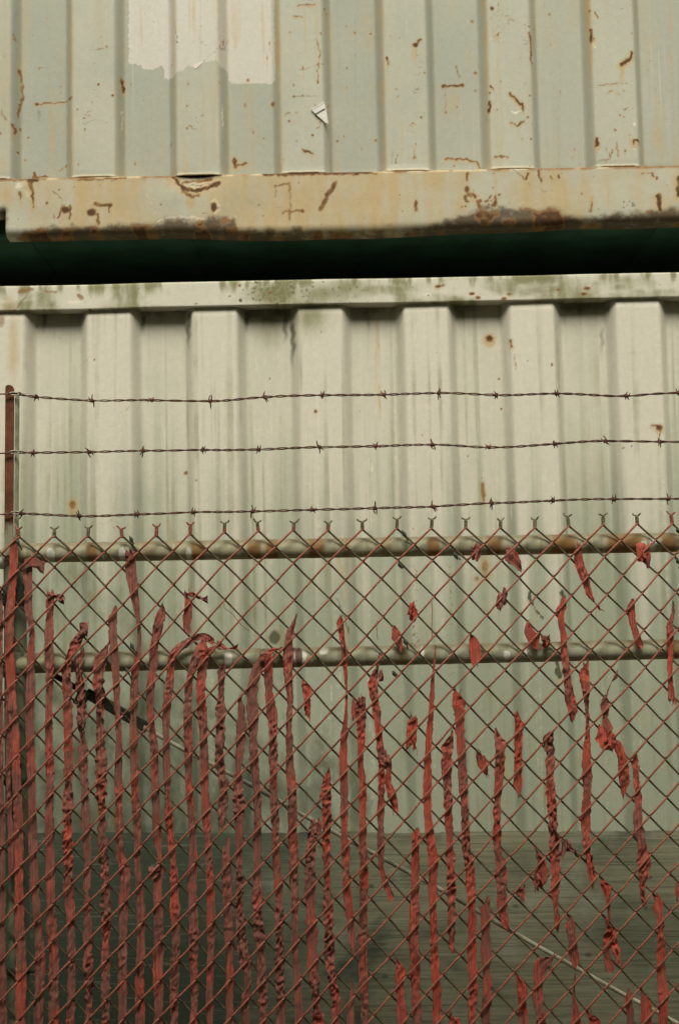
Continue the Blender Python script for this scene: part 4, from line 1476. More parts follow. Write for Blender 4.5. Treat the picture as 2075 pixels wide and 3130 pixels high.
# ------------------------------------------------------------------ barbed wire
D = 2075 / 1568.0
LINES = (
    ('topmost of the three rusty barbed wire strands', [(-8, 911), (35, 910), (85, 918), (213, 925), (351, 925), (486, 927), (612, 917), (744, 913), (887, 911), (1013, 908), (1146, 913), (1285, 910), (1445, 914), (1566, 907)], 2),
    ('middle one of the three rusty barbed wire strands', [(-10, 1048), (35, 1045), (78, 1047), (207, 1044), (331, 1042), (468, 1040), (598, 1038), (738, 1033), (867, 1030), (998, 1027), (1129, 1034), (1280, 1026), (1397, 1018), (1523, 1020), (1640, 1018)], 2),
    ('lowest barbed wire strand, just above the twisted mesh tips', [(-10, 1189), (38, 1185), (48, 1187), (184, 1192), (319, 1189), (447, 1184), (584, 1181), (721, 1178), (866, 1173), (1000, 1170), (1135, 1163), (1277, 1157), (1417, 1152), (1543, 1152), (1660, 1148)], 2),
)


def barb_mesh(seed):
    rn = random.Random(seed)
    parts = []
    for s in (-1, 1):
        a0 = rn.uniform(0, 6.28)
        turns = 1.6
        cx = s * .0016
        P = []
        for t in np.linspace(0, 1, 16):
            a = a0 + t * turns * 2 * math.pi
            P.append((cx + (t - .5) * .0036, .0031 * math.cos(a), .0031 * math.sin(a)))
        P = np.array(P)

        def spike(p, d, l):
            d = np.array(d) / np.linalg.norm(d)
            return [p + d * l * q for q in (.3, .65, 1.0)]
        e0 = spike(P[0], (rn.uniform(-.75, .75), rn.uniform(-.25, .25), s), rn.uniform(.0100, .0140))
        e1 = spike(P[-1], (rn.uniform(-.75, .75), rn.uniform(-.25, .25), -s), rn.uniform(.0100, .0140))
        Pf = np.vstack([e0[::-1], P, e1])
        r = np.full(len(Pf), .00135)
        r[0] = r[-1] = .0005
        parts.append(tube(Pf, r, 6))
    V, Q = join(parts)
    return mesh_np('barb', V, Q, BARBED)


BARBS = [barb_mesh(i) for i in range(9)]
YBW = -0.004
for label, pts, nb in LINES:
    W = [at(u * D, v * D, YBW) for u, v in pts]
    W = [(W[0][0] - .55, W[0][1] + .004)] + W + [(W[-1][0] + .5, W[-1][1] + .006), (1.76, W[-1][1] + .004)]
    t = empty('barbed_wire', (W[2][0], YBW, W[2][1]))
    tag(t, label, 'barbed wire', 'barbed wire strands')
    C = catmull(np.array([(x, z, 0.0) for x, z in W]), .004)
    x, z = C[:, 0], C[:, 1]
    s = np.concatenate([[0], np.cumsum(np.hypot(np.diff(x), np.diff(z)))])
    z = z + (fbm(s * 9, s * 0, 300 + nb, 2) - .5) * .003
    ph = s * 2 * math.pi / .058 + (fbm(s * 6, s * 0, 310, 2)) * 4
    rr = .00125 + .0007 * fbm(s * 12, s * 0 + nb, 320, 2)
    for k in (0, math.pi):
        P = np.stack([x, YBW + rr * np.cos(ph + k), z + rr * np.sin(ph + k)], 1)
        V, Q = tube(P, .00135, 6)
        link('strand', mesh_np('strand', V, Q, BARBED), t)
    for j, (bx, bz) in enumerate(W[2:-2]):
        if j == 0 and abs(bx - W[2][0]) < 1e-6 and label.startswith(('top', 'middle', 'lowest')):
            # tie to the arm instead of a barb
            P = [(bx - .011, YBW - .0015, bz + .001), (bx - .006, YBW - .003, bz + .003), (bx + .005, YBW - .0032, bz + .0025), (bx + .010, YBW - .001, bz - .001), (bx + .004, YBW - .003, bz - .0025), (bx - .008, YBW - .002, bz - .002)]
            V, Q = tube(catmull(np.array(P), .002), .0012, 6)
            link('tie_clip', mesh_np('tie_clip', V, Q, CLIPM), t)
            continue
        o = link('barb', BARBS[(j * 5 + nb + int(bz * 100)) % 9], t)
        i = int(np.argmin(np.abs(x - bx)))
        o.location = Vector((bx, YBW, z[i])) - t.location
        o.rotation_euler = (random.uniform(-.6, .6), random.uniform(-.25, .25), 0)
        o.scale = (random.choice((-1, 1)), 1, random.choice((-1, 1)))

# ------------------------------------------------------------------ red slats woven into the mesh
GROUP = 'red privacy slats woven into the chain link'


def strip(pts, width, crumple, seed, ext=False, Y=0.0, thick=0.0016, torn=(1, 1)):
    """pts: photo pixels down the middle of the slat; width in pixels, one number or one per point"""
    rn = np.random.default_rng(seed)
    crumple = min(1.0, crumple * 1.08 + .18)
    if isinstance(width, (int, float)):
        width = [width] * len(pts)
    W = np.array([(*at(u, v, 0.0), wd * 1.03 / 1478.0) for (u, v), wd in zip(pts, width)])
    if ext:
        x, z, wd = W[-1]
        q = [(x + rn.uniform(-.008, .008), z - (z - .08) * f, wd) for f in (.25, .5, .75, 1)]
        W = np.vstack([W, q])
    C = catmull(W, .0028)
    if ext:                                     # below the picture a coarser sampling is enough
        keep = np.ones(len(C), bool)
        low = np.where(C[:, 1] < 0.80)[0]
        keep[low[np.mod(np.arange(len(low)), 4) != 0]] = False
        keep[-1] = True
        C = C[keep]
    n = len(C)
    s = np.concatenate([[0], np.cumsum(np.hypot(np.diff(C[:, 0]), np.diff(C[:, 1])))])
    T = np.gradient(C[:, :2], axis=0)
    T /= np.maximum(np.linalg.norm(T, axis=1, keepdims=True), 1e-9)
    nx_, nz_ = -T[:, 1], T[:, 0]                # across, pointing to the right for a slat running down
    o1, o2, o3 = rn.uniform(0, 90, 3)
    sway = (vnoise(s * 14 + o1, s * 0, 400) - .5) * .004 * (0.4 + crumple)
    wv = 1 + (fbm(s * 22 + o2, s * 0, 404, 2) - .5) * (.16 + .55 * crumple) + (vnoise(s * 90 + o3, s * 0, 408) - .5) * .45 * crumple
    hw = C[:, 2] / 2 * wv
    for e, k in ((0, torn[0]), (1, torn[1])):
        if k and not (ext and e == 1):
            d_ = s if e == 0 else s[-1] - s
            hw = hw * np.clip(.60 + d_ / .010 + (vnoise(s * 500 + o1, s * 0, 412) - .5) * .5, .25, 1)
    m = 11
    q = np.linspace(-1, 1, m)
    Qq, Ss = np.meshgrid(q, s)
    camber = rn.uniform(-.0018, .0018)
    pleat = (vnoise(Qq * 2.6 + o1, Ss * 6 + o2, 420) - .5) * .0046 + (vnoise(Qq * 5.5 + o3, Ss * 9, 424) - .5) * .0018
    wav = 1 / np.where(crumple > .5, .011, .016)
    tilt = vnoise(Ss * 25 + o3, Qq * 0, 428) - .5
    wr = vnoise(Ss * wav + Qq * (1.0 + tilt * 2.4) + o1, Qq * 1.3 + o2, 432)
    wr2 = vnoise(Ss * wav * 2.3 + Qq * 1.6 + o2, Qq * 2.2 + o3, 436)
    patchy = np.clip(fbm(Ss * 11 + o3, Qq * 0, 440, 2) * 2.2 - .45, .1, 1.2)
    ridge = (1 - np.abs(wr * 2 - 1) * 1.6) * .0064 + (wr2 - .5) * .0066
    bow = (vnoise(s * 20 + o2, s * 0, 444) - .5) * .005
    Yf = Y + camber * (1 - Qq ** 2) + pleat * (1 - .4 * crumple) - ridge * crumple * patchy + bow[:, None]
    Yf = np.clip(Yf, -.0095, .0075)
    edge = (vnoise(Ss * 260 + o1, np.sign(Qq) * 3 + o2, 448) - .5) * .0022 * (np.abs(Qq) > .9) * (.5 + crumple)
    A = Qq * hw[:, None] + edge * np.sign(Qq) + sway[:, None]
    Xf = C[:, 0][:, None] + nx_[:, None] * A
    along = (vnoise(Qq * 3 + o2, Ss * 40 + o1, 452) - .5) * .004 * crumple
    if torn[0]:
        jag = (vnoise(q * 3.5 + o3, q * 0 + o1, 456) - .5) * .010 + q * rn.choice((-1, 1)) * rn.uniform(.005, .012)
        along = along + jag[None, :] * np.clip(1 - Ss / .03, 0, 1)
    if torn[1] and not ext:
        jag = (vnoise(q * 3.5 + o1, q * 0 + o3, 458) - .5) * .014 + q * rn.choice((-1, 1)) * rn.uniform(.003, .010)
        along = along + jag[None, :] * np.clip(1 - (s[-1] - Ss) / .03, 0, 1)
    Zf = C[:, 1][:, None] + nz_[:, None] * A + along
    front = np.stack([Xf, Yf, Zf], -1)
    th = thick * (1 - .75 * np.abs(q) ** 4)
    back = front[:, ::-1].copy()
    back[..., 1] += th[::-1][None, :]
    ring = np.concatenate([front, back], 1)
    V = ring.reshape(-1, 3)
    Q = grid_faces(2 * m, n, True)
    c0 = [[i, i + 1, 2 * m - 2 - i, 2 * m - 1 - i] for i in range(m - 1)]
    b = (n - 1) * 2 * m
    c1 = [[b + 2 * m - 1 - i, b + 2 * m - 2 - i, b + i + 1, b + i] for i in range(m - 1)]
    Q = np.vstack([Q, c0, c1])
    return V, Q


def lump(u, v, du, dv, seed, Y=-.002):
    """a scrap knotted round a wire: short creased turns of slat crossing each other, with torn ends"""
    rn = random.Random(seed * 7 + 5)
    out = []
    L = .5 * max(du, dv)
    for j, (an, yy) in enumerate(((.9, -.0035), (-.6, .001), (1.7, -.006), (2.6, .004))):
        an += rn.uniform(-.5, .5)
        l = L * rn.uniform(.55, .95)
        dx, dy = math.cos(an) * l * du / max(du, dv), math.sin(an) * l
        bx, by = rn.uniform(-.15, .15) * du, rn.uniform(-.15, .15) * dv
        out.append(strip([(u - dx, v - dy), (u + bx, v + by), (u + dx, v + dy)], [L * .35, L * rn.uniform(.65, .95), L * .3], .9, seed * 11 + j, False, yy))
    return join(out)


SLATS = []       # (label, fade, [pieces])


def slat(label, pts, width=26, crumple=.2, fade=.5, ext=False, extra=(), torn=(1, 1)):
    SLATS.append((label, pts, width, crumple, fade, ext, extra, torn))


# full-length run at the left
slat('dull red slat at the left picture edge, left of the post', [(-8, 1790), (-4, 1900), (-3, 2100), (1, 2300), (4, 2580), (6, 2800), (11, 3130)], 24, .15, .75, True)
slat('narrow dark slat strip lying over the left part of the post', [(20, 2135), (25, 2230), (28, 2360), (32, 2520), (34, 2680)], 17, .2, .9)
slat('tall red slat in front of the post, reaching the top rail', [(50, 1655), (44, 1690), (43, 1737), (37, 1817), (33, 1906), (32, 2000), (34, 2111), (46, 2250), (55, 2402), (58, 2600), (62, 2798), (66, 2930), (65, 3130)], [14, 26, 26, 25, 25, 26, 27, 27, 27, 28, 29, 29, 30], .15, .42, True, torn=(1, 0))
slat('red slat right beside the post, its top folded to the right', [(82, 1726), (84, 1772), (89, 1862), (100, 1929), (97, 1996), (94, 2058), (94, 2134), (96, 2312), (100, 2446), (100, 2590), (109, 2709), (118, 2820), (122, 2932), (116, 3130)], [28, 28, 23, 17, 22, 24, 27, 26, 26, 27, 26, 22, 28, 28], .18, .62, True,
     [('s', [(78, 1722), (96, 1716), (118, 1724), (138, 1736)], [10, 22, 22, 16], .7)])
slat('red slat with a brown knotted top, third right of the post', [(152, 1818), (153, 1850), (152, 1890), (152, 1951), (152, 2058), (152, 2134), (152, 2312), (154, 2491), (154, 2575), (156, 2709), (158, 2842), (165, 2954), (167, 3130)], [26, 26, 26, 26, 25, 23, 24, 25, 27, 27, 29, 28, 28], .2, .5, True,
     [('s', [(146, 1820), (170, 1822), (186, 1826), (199, 1836)], [12, 18, 16, 10], .8)])
slat('crumpled red slat bending right at its top below the pointed flap', [(262, 1916), (252, 1934), (237, 1960), (214, 2005), (203, 2058), (205, 2112), (210, 2223), (212, 2357), (208, 2469), (210, 2598), (214, 2709), (217, 2887), (217, 3130)], [8, 24, 26, 28, 28, 30, 30, 27, 26, 27, 28, 26, 26], .55, .5, True,
     [('s', [(246, 1922), (262, 1922), (270, 1932)], [9, 9, 4], .6)])
slat('short-topped wrinkled slat with a knot under the middle rail', [(250, 1990), (244, 2020), (243, 2058), (247, 2095), (250, 2134), (250, 2200), (257, 2290), (259, 2446), (264, 2598), (270, 2753), (270, 2932), (272, 3130)], [24, 26, 24, 27, 26, 25, 25, 24, 25, 26, 26, 26], .75, .58, True,
     [('l', 250, 2198, 36, 30)])
slat('badly wrinkled slat with a bow to the right at the middle rail', [(331, 1966), (318, 1992), (304, 2030), (300, 2090), (304, 2120), (308, 2223), (310, 2357), (315, 2491), (317, 2598), (324, 2664), (328, 2753), (328, 2842), (324, 2954), (321, 3130)], [14, 26, 30, 28, 28, 28, 32, 30, 28, 28, 28, 26, 24, 25], .7, .55, True)
slat('straight red slat with a dark tip, starting between the rails', [(346, 1862), (344, 1885), (346, 1951), (353, 2058), (359, 2134), (364, 2268), (362, 2402), (366, 2598), (378, 2642), (384, 2700), (377, 2760), (377, 2900), (377, 3130)], [22, 24, 25, 22, 20, 20, 22, 25, 30, 36, 28, 26, 26], .25, .5, True)
slat('long slat knotted to the top rail with a thin twisted waist', [(398, 1708), (404, 1772), (415, 1850), (424, 1900), (428, 1940), (426, 1985), (414, 2070), (407, 2180), (408, 2312), (413, 2446), (422, 2560), (422, 2640), (429, 2709), (433, 2798), (429, 2910), (429, 3130)], [30, 28, 22, 13, 11, 14, 22, 24, 24, 23, 22, 18, 20, 27, 28, 28], .22, .55, True,
     [('l', 398, 1704, 36, 26)])
slat('slat leaning right at its top, right of the thin-waisted slat', [(500, 1856), (492, 1880), (484, 1906), (473, 1973), (469, 2040), (462, 2090), (460, 2156), (467, 2245), (471, 2335), (475, 2424), (480, 2560), (487, 2620), (484, 2660), (482, 2731), (487, 2842), (484, 2976), (484, 3130)], [12, 26, 28, 25, 24, 24, 22, 20, 22, 20, 22, 14, 30, 26, 28, 28, 26], .25, .52, True,
     [('s', [(456, 2662), (470, 2664), (490, 2655)], [6, 14, 12], .7)])
slat('bright hooked slat piece hanging between the rails, its tip pointing right', [(571, 1816), (577, 1840), (574, 1880), (571, 1912), (580, 1938)], [20, 24, 26, 24, 12], .25, .45, False,
     [('s', [(569, 1818), (592, 1820), (612, 1828), (636, 1829)], [16, 20, 16, 5], .7)], torn=(1, 0))
slat('slat arching up to the right into a dark fold over the middle rail', [(655, 1960), (628, 1946), (598, 1950), (565, 1970), (540, 1986), (525, 2016), (522, 2058), (518, 2095), (509, 2178), (509, 2268), (513, 2402), (520, 2560), (533, 2642), (536, 2709), (538, 2842), (536, 2976), (536, 3130)], [8, 18, 22, 24, 24, 25, 25, 24, 23, 22, 20, 22, 22, 26, 27, 25, 24], .35, .52, True)
slat('red slat curving right into the tangled fold on the middle rail', [(632, 1966), (612, 1988), (596, 2020), (585, 2062), (577, 2120), (574, 2268), (576, 2402), (585, 2491), (589, 2598), (589, 2709), (594, 2842), (592, 2976), (594, 3130)], [20, 26, 27, 26, 24, 24, 24, 24, 27, 28, 28, 24, 24], .3, .5, True)
slat('bright slat from the tangled fold with a thin curled tail right', [(668, 1970), (640, 1986), (622, 2014), (616, 2062), (615, 2112), (618, 2156), (623, 2268), (625, 2402), (634, 2560), (641, 2664), (645, 2798), (645, 2932), (643, 3130)], [10, 22, 26, 26, 24, 26, 24, 22, 22, 24, 25, 22, 22], .3, .45, True,
     [('s', [(662, 1972), (690, 1982), (716, 1980), (728, 1974)], [8, 8, 9, 14], .4)])
slat('very crumpled dark slat ending at the top of the plywood', [(684, 2026), (676, 2048), (674, 2134), (678, 2223), (674, 2312), (683, 2402), (682, 2470), (678, 2538)], [10, 24, 25, 25, 26, 26, 25, 20], .95, .8)
slat('red slat starting at plywood height under the very crumpled dark one', [(694, 2570), (695, 2664), (697, 2798), (701, 2932), (703, 3130)], [24, 25, 26, 25, 25], .25, .5, True)
slat('dusty slat starting just under the middle rail, lumpy near the bottom', [(737, 2138), (735, 2200), (732, 2290), (730, 2380), (732, 2469), (730, 2598), (732, 2709), (735, 2798), (744, 2887), (754, 2950), (757, 2999), (748, 3066), (752, 3130)], [24, 28, 28, 27, 27, 24, 24, 24, 30, 28, 18, 24, 26], .6, .6, True)
slat('brown slat curving right over the middle rail, knob at its bend', [(863, 1982), (838, 1988), (822, 1998), (800, 2020), (778, 2060), (770, 2110), (770, 2156), (777, 2245), (779, 2335), (786, 2424), (785, 2575), (786, 2664), (788, 2753), (793, 2842), (797, 2954), (802, 3043), (806, 3130)], [12, 20, 22, 26, 28, 30, 29, 28, 27, 25, 24, 24, 27, 27, 28, 26, 26], .55, .72, True,
     [('l', 803, 2012, 26, 26)])
slat('slat looping under the middle rail just left of the pointed slat', [(826, 2012), (824, 2050), (824, 2112), (833, 2200), (833, 2312), (835, 2402), (842, 2513), (843, 2598), (851, 2709), (853, 2798), (855, 2887), (857, 2976), (860, 3066), (857, 3130)], [20, 24, 26, 26, 25, 24, 25, 25, 27, 27, 27, 27, 26, 27], .45, .55, True)
slat('tall slat with a sharp pointed tip above the middle rail', [(908, 1876), (898, 1908), (888, 1935), (882, 1973), (880, 2058), (885, 2134), (886, 2268), (891, 2402), (895, 2513), (899, 2598), (900, 2664), (902, 2798), (902, 2932), (909, 3043), (911, 3130)], [3, 12, 26, 24, 24, 22, 22, 26, 27, 27, 26, 20, 20, 20, 22], .3, .55, True, torn=(0, 1))
slat('rough slat starting at the plywood edge left of the mid-height starter', [(968, 2516), (958, 2545), (951, 2620), (949, 2731), (949, 2842), (953, 2932), (958, 2999), (967, 3101), (971, 3130)], [26, 26, 25, 26, 27, 28, 26, 26, 28], .65, .68, True,
     [('s', [(972, 2512), (978, 2526), (980, 2545)], [8, 10, 6], .6)])
slat('wrinkled slat whose top stands just above the plywood, bulging low down', [(998, 2362), (996, 2424), (998, 2491), (998, 2598), (1000, 2686), (1002, 2776), (1005, 2887), (1011, 2954), (1023, 3021), (1032, 3066), (1027, 3130)], [22, 26, 26, 25, 26, 27, 28, 28, 32, 33, 30], .75, .55, True)
slat('long slat starting thin above the middle rail, widening below it', [(1038, 1888), (1044, 1942), (1051, 1996), (1054, 2058), (1058, 2110), (1058, 2178), (1053, 2235), (1049, 2335), (1052, 2424), (1052, 2536), (1056, 2598), (1060, 2664), (1065, 2753), (1073, 2842), (1077, 2925)], [20, 16, 14, 12, 8, 10, 22, 24, 22, 23, 26, 26, 24, 24, 10], .35, .5)
slat('thin upright red sliver at the bottom, left of a straight dark slat', [(1076, 2998), (1075, 3060), (1074, 3130)], [4, 14, 22], .15, .6, True, torn=(0, 1))
slat('straight slat with a broad bright top just under the middle rail', [(1100, 2132), (1102, 2178), (1103, 2268), (1101, 2335), (1110, 2402), (1110, 2491), (1110, 2598), (1110, 2709), (1110, 2842), (1112, 3043), (1114, 3130)], [30, 30, 24, 20, 22, 22, 22, 23, 24, 26, 26], .3, .55, True,
     [('s', [(1086, 2140), (1082, 2180), (1078, 2200)], [9, 12, 6], .5)])
slat('slat with a knobby top at the middle rail and hooked lower end', [(1160, 1998), (1156, 2040), (1145, 2075), (1143, 2110), (1150, 2150), (1155, 2200), (1162, 2290), (1165, 2380), (1161, 2491), (1161, 2575), (1165, 2642), (1174, 2686), (1190, 2726), (1199, 2753)], [3, 9, 26, 28, 24, 24, 20, 22, 20, 20, 18, 17, 17, 18], .5, .45, False,
     [('l', 1164, 2062, 16, 18)], torn=(0, 1))
slat('short red offshoot hanging from the knot right of the hooked slat', [(1186, 2328), (1191, 2352), (1188, 2393), (1196, 2430), (1206, 2478)], [18, 18, 17, 24, 22], .5, .45, False, [('l', 1172, 2328, 40, 24), ('s', [(1160, 2332), (1180, 2322), (1192, 2330)], [18, 20, 16], .6)])
slat('short ragged red piece alone, left of the thin-topped long slat', [(926, 2082), (936, 2094), (938, 2112), (940, 2156), (941, 2192)], [14, 28, 28, 22, 17], .7, .4)
slat('torn red scrap with forked lower end, left of the needle-topped slat', [(1261, 2190), (1258, 2215), (1256, 2250), (1256, 2280)], [22, 27, 26, 24], .3, .35, False, [('s', [(1254, 2255), (1245, 2276), (1240, 2290)], [14, 12, 5], .3), ('s', [(1264, 2268), (1270, 2285), (1272, 2298)], [10, 7, 2], .3)])
slat('smooth bright slat tapering to a needle tip over the middle rail', [(1331, 1972), (1327, 2010), (1324, 2050), (1320, 2089), (1315, 2178), (1310, 2245), (1308, 2357), (1306, 2446), (1308, 2513), (1319, 2598), (1322, 2620), (1322, 2709), (1326, 2842), (1328, 2976), (1335, 3043), (1335, 3130)], [2, 4, 7, 14, 17, 20, 23, 25, 24, 26, 28, 27, 22, 24, 26, 26], .2, .3, True, torn=(0, 1))
slat('bright slat starting square at the top edge of the plywood', [(1273, 2534), (1271, 2620), (1270, 2709), (1268, 2798), (1266, 2865), (1270, 2932), (1270, 3021), (1275, 3130)], [26, 25, 25, 28, 30, 29, 27, 26], .3, .35, True)
slat('rough brown-topped slat between the needle slat and the broad-headed one', [(1376, 2240), (1366, 2280), (1366, 2312), (1369, 2402), (1371, 2491), (1373, 2598), (1377, 2664), (1379, 2753), (1380, 2830), (1382, 2909)], [16, 34, 28, 26, 26, 28, 28, 26, 24, 18], .6, .55)
slat('long slat with a broad triangular head below the middle rail', [(1402, 2118), (1406, 2150), (1406, 2200), (1411, 2312), (1415, 2402), (1420, 2491), (1424, 2598), (1433, 2642), (1437, 2731), (1442, 2842), (1442, 2932), (1446, 3021), (1444, 3130)], [34, 34, 28, 28, 26, 24, 24, 26, 27, 27, 26, 24, 25], .35, .42, True,
     [('s', [(1388, 2126), (1384, 2150), (1382, 2162)], [8, 12, 6], .5)])
slat('slat starting low on the plywood right of the broad-headed slat', [(1480, 2756), (1482, 2842), (1482, 2932), (1487, 2999), (1484, 3066), (1482, 3130)], [26, 28, 28, 26, 29, 28], .45, .6, True)
slat('slat with a triangular head ending on the plywood in a point', [(1524, 2242), (1528, 2272), (1525, 2312), (1522, 2402), (1520, 2491), (1522, 2598), (1529, 2642), (1531, 2709), (1536, 2776), (1547, 2838)], [24, 32, 24, 26, 26, 24, 28, 32, 28, 16], .5, .5)
slat('medium-length bright slat ending well above the plywood', [(1586, 2190), (1585, 2246), (1583, 2312), (1583, 2380), (1578, 2424)], [28, 26, 26, 26, 24], .35, .4)
slat('stubby red scrap left of the slat with triangular head', [(1464, 2302), (1474, 2328), (1480, 2360)], [24, 32, 26], .4, .4)
slat('wrinkled slat with mauve bent-over head, ending in white flecks', [(1687, 2244), (1675, 2266), (1683, 2300), (1681, 2357), (1683, 2424), (1685, 2513), (1690, 2598), (1692, 2640), (1694, 2690), (1690, 2731), (1694, 2776), (1703, 2834)], [14, 32, 26, 26, 26, 28, 30, 30, 30, 24, 20, 17], .75, .62)
slat('slat crossing the middle rail at right, ending just below it', [(1718, 1836), (1716, 1860), (1714, 1884), (1721, 1951), (1723, 2000), (1730, 2067), (1738, 2134), (1752, 2192)], [18, 32, 24, 20, 22, 24, 28, 20], .35, .48)
slat('long slat with narrow waist and orange top below the middle rail', [(1784, 2036), (1783, 2055), (1787, 2100), (1792, 2156), (1795, 2223), (1790, 2312), (1792, 2402), (1790, 2491), (1792, 2598), (1797, 2619), (1806, 2664), (1817, 2697)], [20, 28, 26, 16, 11, 24, 27, 28, 24, 24, 20, 16], .55, .45, False,
     [('s', [(1796, 2020), (1793, 2034), (1790, 2048)], [2, 5, 8], .2)])
slat('small twisted dark piece hanging from a thin curved thread', [(1851, 2122), (1848, 2150), (1848, 2175), (1850, 2200), (1858, 2222), (1868, 2242)], [10, 26, 22, 24, 27, 24], .7, .6, False, [('s', [(1885, 2056), (1868, 2082), (1858, 2105), (1852, 2128)], [2, 2.5, 3, 5], 0)], torn=(0, 1))
slat('orange-red bow-shaped knot right of the narrow-waisted slat', [(1824, 2226), (1834, 2250), (1846, 2276), (1866, 2266), (1876, 2252)], [8, 30, 32, 30, 20], .5, .3, False, [('l', 1864, 2262, 28, 30)])
slat('short slat piece hanging down right of the bow-shaped knot', [(1880, 2270), (1890, 2290), (1900, 2335), (1906, 2390), (1910, 2426)], [12, 24, 28, 28, 22], .35, .5)
slat('crumpled slat at right with smooth pointed head beside the short piece', [(1942, 2310), (1938, 2330), (1940, 2380), (1946, 2446), (1944, 2513), (1955, 2575), (1962, 2610), (1967, 2664), (1962, 2722), (1969, 2771)], [14, 20, 22, 26, 26, 30, 32, 28, 18, 13], .65, .55)
slat('slat at the right picture edge crossing the middle rail', [(2054, 1838), (2056, 1872), (2048, 1900), (2045, 1929), (2047, 1996), (2045, 2040), (2047, 2080), (2051, 2125), (2058, 2147)], [3, 10, 18, 20, 18, 18, 17, 26, 26], .35, .5, torn=(0, 1))
slat('short slanting slat piece just above the middle rail near right edge', [(1926, 1839), (1927, 1862), (1932, 1900), (1942, 1933), (1960, 1980)], [24, 22, 20, 22, 20], .35, .42)
slat('curved red slat hanging from the top rail, tapering like a chilli', [(1768, 1668), (1766, 1690), (1770, 1719), (1786, 1772), (1797, 1813), (1817, 1844), (1832, 1858)], [18, 24, 27, 24, 18, 6, 2], .3, .35)
# scraps
slat('small knotted red scrap on the top rail, leftmost of the right-hand scraps', [(1446, 1680), (1456, 1690), (1454, 1708)], [26, 34, 22], .7, .5, False, [('l', 1454, 1692, 38, 42)])
slat('small red scrap on the top rail with a pointed dark tail', [(1544, 1690), (1562, 1702), (1578, 1718), (1592, 1738)], [18, 30, 20, 3], .5, .55)
slat('small round brown-red scrap between the rails below the two rail scraps', [(1533, 1814), (1532, 1835), (1534, 1852)], [18, 34, 26], .9, .75, False, [('l', 1532, 1836, 36, 44)])
slat('red knot on the top rail nearest the right edge', [(1944, 1690), (1962, 1690), (1972, 1706), (1973, 1724)], [16, 38, 34, 10], .6, .5, False, [('l', 1962, 1692, 44, 32)])
slat('curled red scrap touching the middle rail left of the crossing slat', [(1622, 1908), (1624, 1935), (1636, 1960), (1643, 1980)], [16, 36, 34, 14], .5, .55, False, [('l', 1667, 1958, 36, 34), ('s', [(1650, 1940), (1662, 1952), (1680, 1964)], [12, 22, 22], .6)])
slat('bright red flag-like piece across the middle rail', [(1438, 1944), (1446, 1965), (1452, 1990), (1454, 2010), (1453, 2030)], [12, 28, 31, 30, 24], .25, .3)
slat('orange-red scrap between the rails above the flag on the middle rail', [(1248, 1858), (1258, 1870), (1260, 1888)], [18, 34, 22], .6, .3, False, [('l', 1259, 1868, 34, 34)])
slat('red flag-shaped scrap hanging just above the middle rail near centre', [(1210, 1918), (1211, 1940), (1214, 1965), (1220, 1984)], [28, 33, 32, 20], .35, .42)
slat('dusty lump of slat on the plywood, left of the white-flecked slat', [(1637, 2592), (1645, 2620), (1654, 2650), (1650, 2680), (1644, 2712)], [8, 14, 26, 38, 26], .7, .7, False, [('l', 1646, 2686, 40, 40)])
slat('tiny red scrap hooked on the wire over the plywood', [(1598, 2708), (1588, 2728), (1588, 2750)], [10, 22, 18], .6, .5)
slat('dark pointed flap right of the white-flecked slat at the plywood top', [(1722, 2572), (1736, 2590), (1750, 2604), (1760, 2612)], [26, 26, 14, 4], .3, .65, False, [('s', [(1722, 2580), (1724, 2600), (1722, 2622)], [24, 22, 12], .4)])
slat('thin dangling slat piece over the plywood above the double-ended scrap', [(1838, 2690), (1848, 2706), (1856, 2740), (1858, 2780), (1862, 2815)], [10, 26, 18, 9, 10], .4, .5)
slat('double-ended crumpled scrap with a bright top over the plywood', [(1858, 2816), (1862, 2836), (1858, 2870), (1852, 2920), (1864, 2970)], [24, 34, 28, 24, 26], .55, .5, False, [('s', [(1870, 2850), (1880, 2890), (1890, 2950)], [14, 18, 14], .5)])
slat('brown slat scrap with a bright square end low on the plywood', [(1738, 2808), (1746, 2840), (1750, 2880), (1753, 2910), (1764, 2955)], [16, 24, 22, 34, 26], .4, .62)
slat('long bright slat at lower right with an angled top', [(2004, 2748), (2012, 2780), (2016, 2820), (2018, 2887), (2020, 2954), (2025, 3021), (2022, 3130)], [22, 30, 24, 26, 27, 28, 26], .35, .35, True)
slat('slat with a wide faded folded head over the pale rod', [(1692, 2924), (1672, 2936), (1652, 2956), (1645, 3012), (1642, 3050), (1643, 3104)], [20, 40, 36, 22, 27, 22], .35, .6)
slat('red slat with a pointed shoulder at the bottom left of the folded head', [(1578, 2980), (1590, 3012), (1594, 3040), (1596, 3079), (1602, 3130)], [10, 26, 26, 22, 24], .35, .42, True)
slat('slim red slat with a needle tip at the bottom edge', [(1754, 2975), (1753, 3040), (1757, 3085), (1760, 3130)], [2, 6, 20, 26], .3, .42, True, torn=(0, 1))
slat('muted red slat end at the bottom, left of the bright wide one', [(1912, 3036), (1918, 3070), (1924, 3130)], [16, 24, 26], .3, .65, True)
slat('bright wide slat end at the bottom beside the pale rod', [(1964, 3036), (1972, 3064), (1974, 3130)], [20, 32, 30], .2, .3, True)
slat('small bright slat end peeping over the bottom edge near right', [(1798, 3096), (1808, 3112), (1818, 3140)], [18, 30, 32], .3, .35, True)
slat('small bright slat end at the bottom below the folded-head slat', [(1656, 3102), (1654, 3118), (1652, 3140)], [28, 30, 30], .35, .38, True)
slat('low bright slat end at the bottom right of a needle-topped slat', [(1384, 3104), (1390, 3120), (1394, 3140)], [16, 32, 34], .3, .4, True)
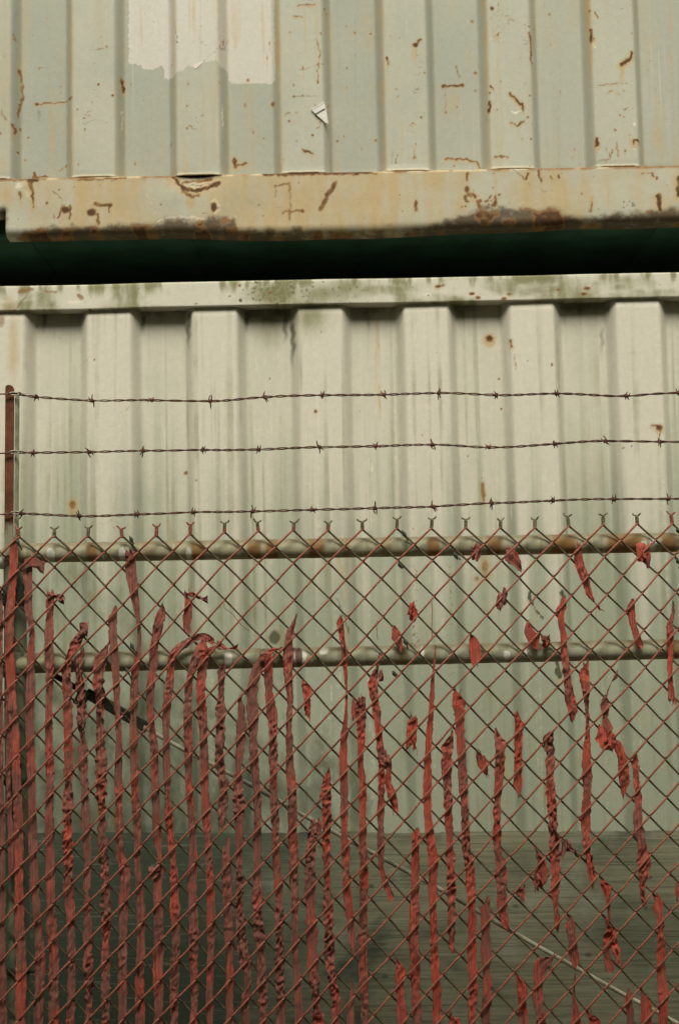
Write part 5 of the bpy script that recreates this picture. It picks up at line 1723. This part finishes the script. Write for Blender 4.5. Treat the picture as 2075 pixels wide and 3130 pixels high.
slat('short bright slat with an angled top, low over the plywood at centre', [(1213, 2934), (1221, 2955), (1221, 2976), (1219, 3021), (1224, 3080), (1226, 3130)], [20, 29, 28, 25, 26, 26], .35, .38, True)
slat('red scrap at the right picture edge over the plywood', [(2074, 2704), (2074, 2724), (2075, 2742)], [14, 20, 16], .4, .5)
slat('bright slat end at the bottom left of the bulging slat', [(966, 3104), (972, 3120), (974, 3145)], [26, 30, 30], .4, .35, True)

for i, (label, pts, width, cr, fd, ext, extra, torn) in enumerate(SLATS):
    tone = (0, .0015, -.001)[i % 3]
    V, Q = strip(pts, width, cr, 50 + i, ext, tone, torn=torn)
    parts = [(V, Q)]
    for j, e in enumerate(extra):
        if e[0] == 's':
            parts.append(strip(e[1], e[2], e[3], 900 + i * 5 + j, False, -.0035 - .001 * j, torn=(1, 1)))
        else:
            parts.append(lump(*e[1:], i * 3 + j))
    rf = random.Random(i)
    for e in (0, 1):
        if torn[e] and not (ext and e == 1):
            (u, v), (u2, v2) = (pts[0], pts[1]) if e == 0 else (pts[-1], pts[-2])
            wd = (width if isinstance(width, (int, float)) else width[0 if e == 0 else -1])
            dl = max(1.0, math.hypot(u - u2, v - v2))
            for _ in range(rf.choice((0, 0, 1, 1, 2))):
                o_ = rf.uniform(-.45, .45) * wd
                ln = rf.uniform(8, 20)
                dx, dy = (u - u2) / dl * ln + rf.uniform(-5, 5), (v - v2) / dl * ln
                parts.append(strip([(u + o_ - dx * .4, v - dy * .4), (u + o_ + dx * .4, v + dy * .4), (u + o_ + dx + rf.uniform(-4, 4), v + dy)], [3.2, 2, 0.8], .3, 3000 + i * 7 + _, False, rf.uniform(-.005, .002), torn=(0, 0)))
    V, Q = join(parts)
    me = mesh_np('slat', V, Q, SLAT)
    o = link('slat', me)
    o['fade'] = float(fd) + (.16 if pts[-1][0] < 930 else .02)
    tag(o, label, 'slat', GROUP)

# loose threads
for label, pts in (('long curly dark thread hanging from the mesh left of centre', [(686, 1842), (686, 1858), (700, 1868), (714, 1880), (726, 1896), (742, 1914), (762, 1929)]),
                   ('straight red thread hanging between the rails right of centre', [(1319, 1838), (1320, 1880), (1319, 1915), (1320, 1948)]),
                   ('short fine red thread between the rails at centre', [(1152, 1895), (1151, 1920), (1154, 1956)])):
    P = catmull(np.array([(*at(u, v, -.006), 0) for u, v in pts]), .004)
    V, Q = tube(np.stack([P[:, 0], np.full(len(P), -.007), P[:, 1]], 1), .0008, 6)
    o = link('thread', mesh_np('thread', V, Q, SLAT))
    o['fade'] = .8
    tag(o, label, 'thread', 'loose slat threads')
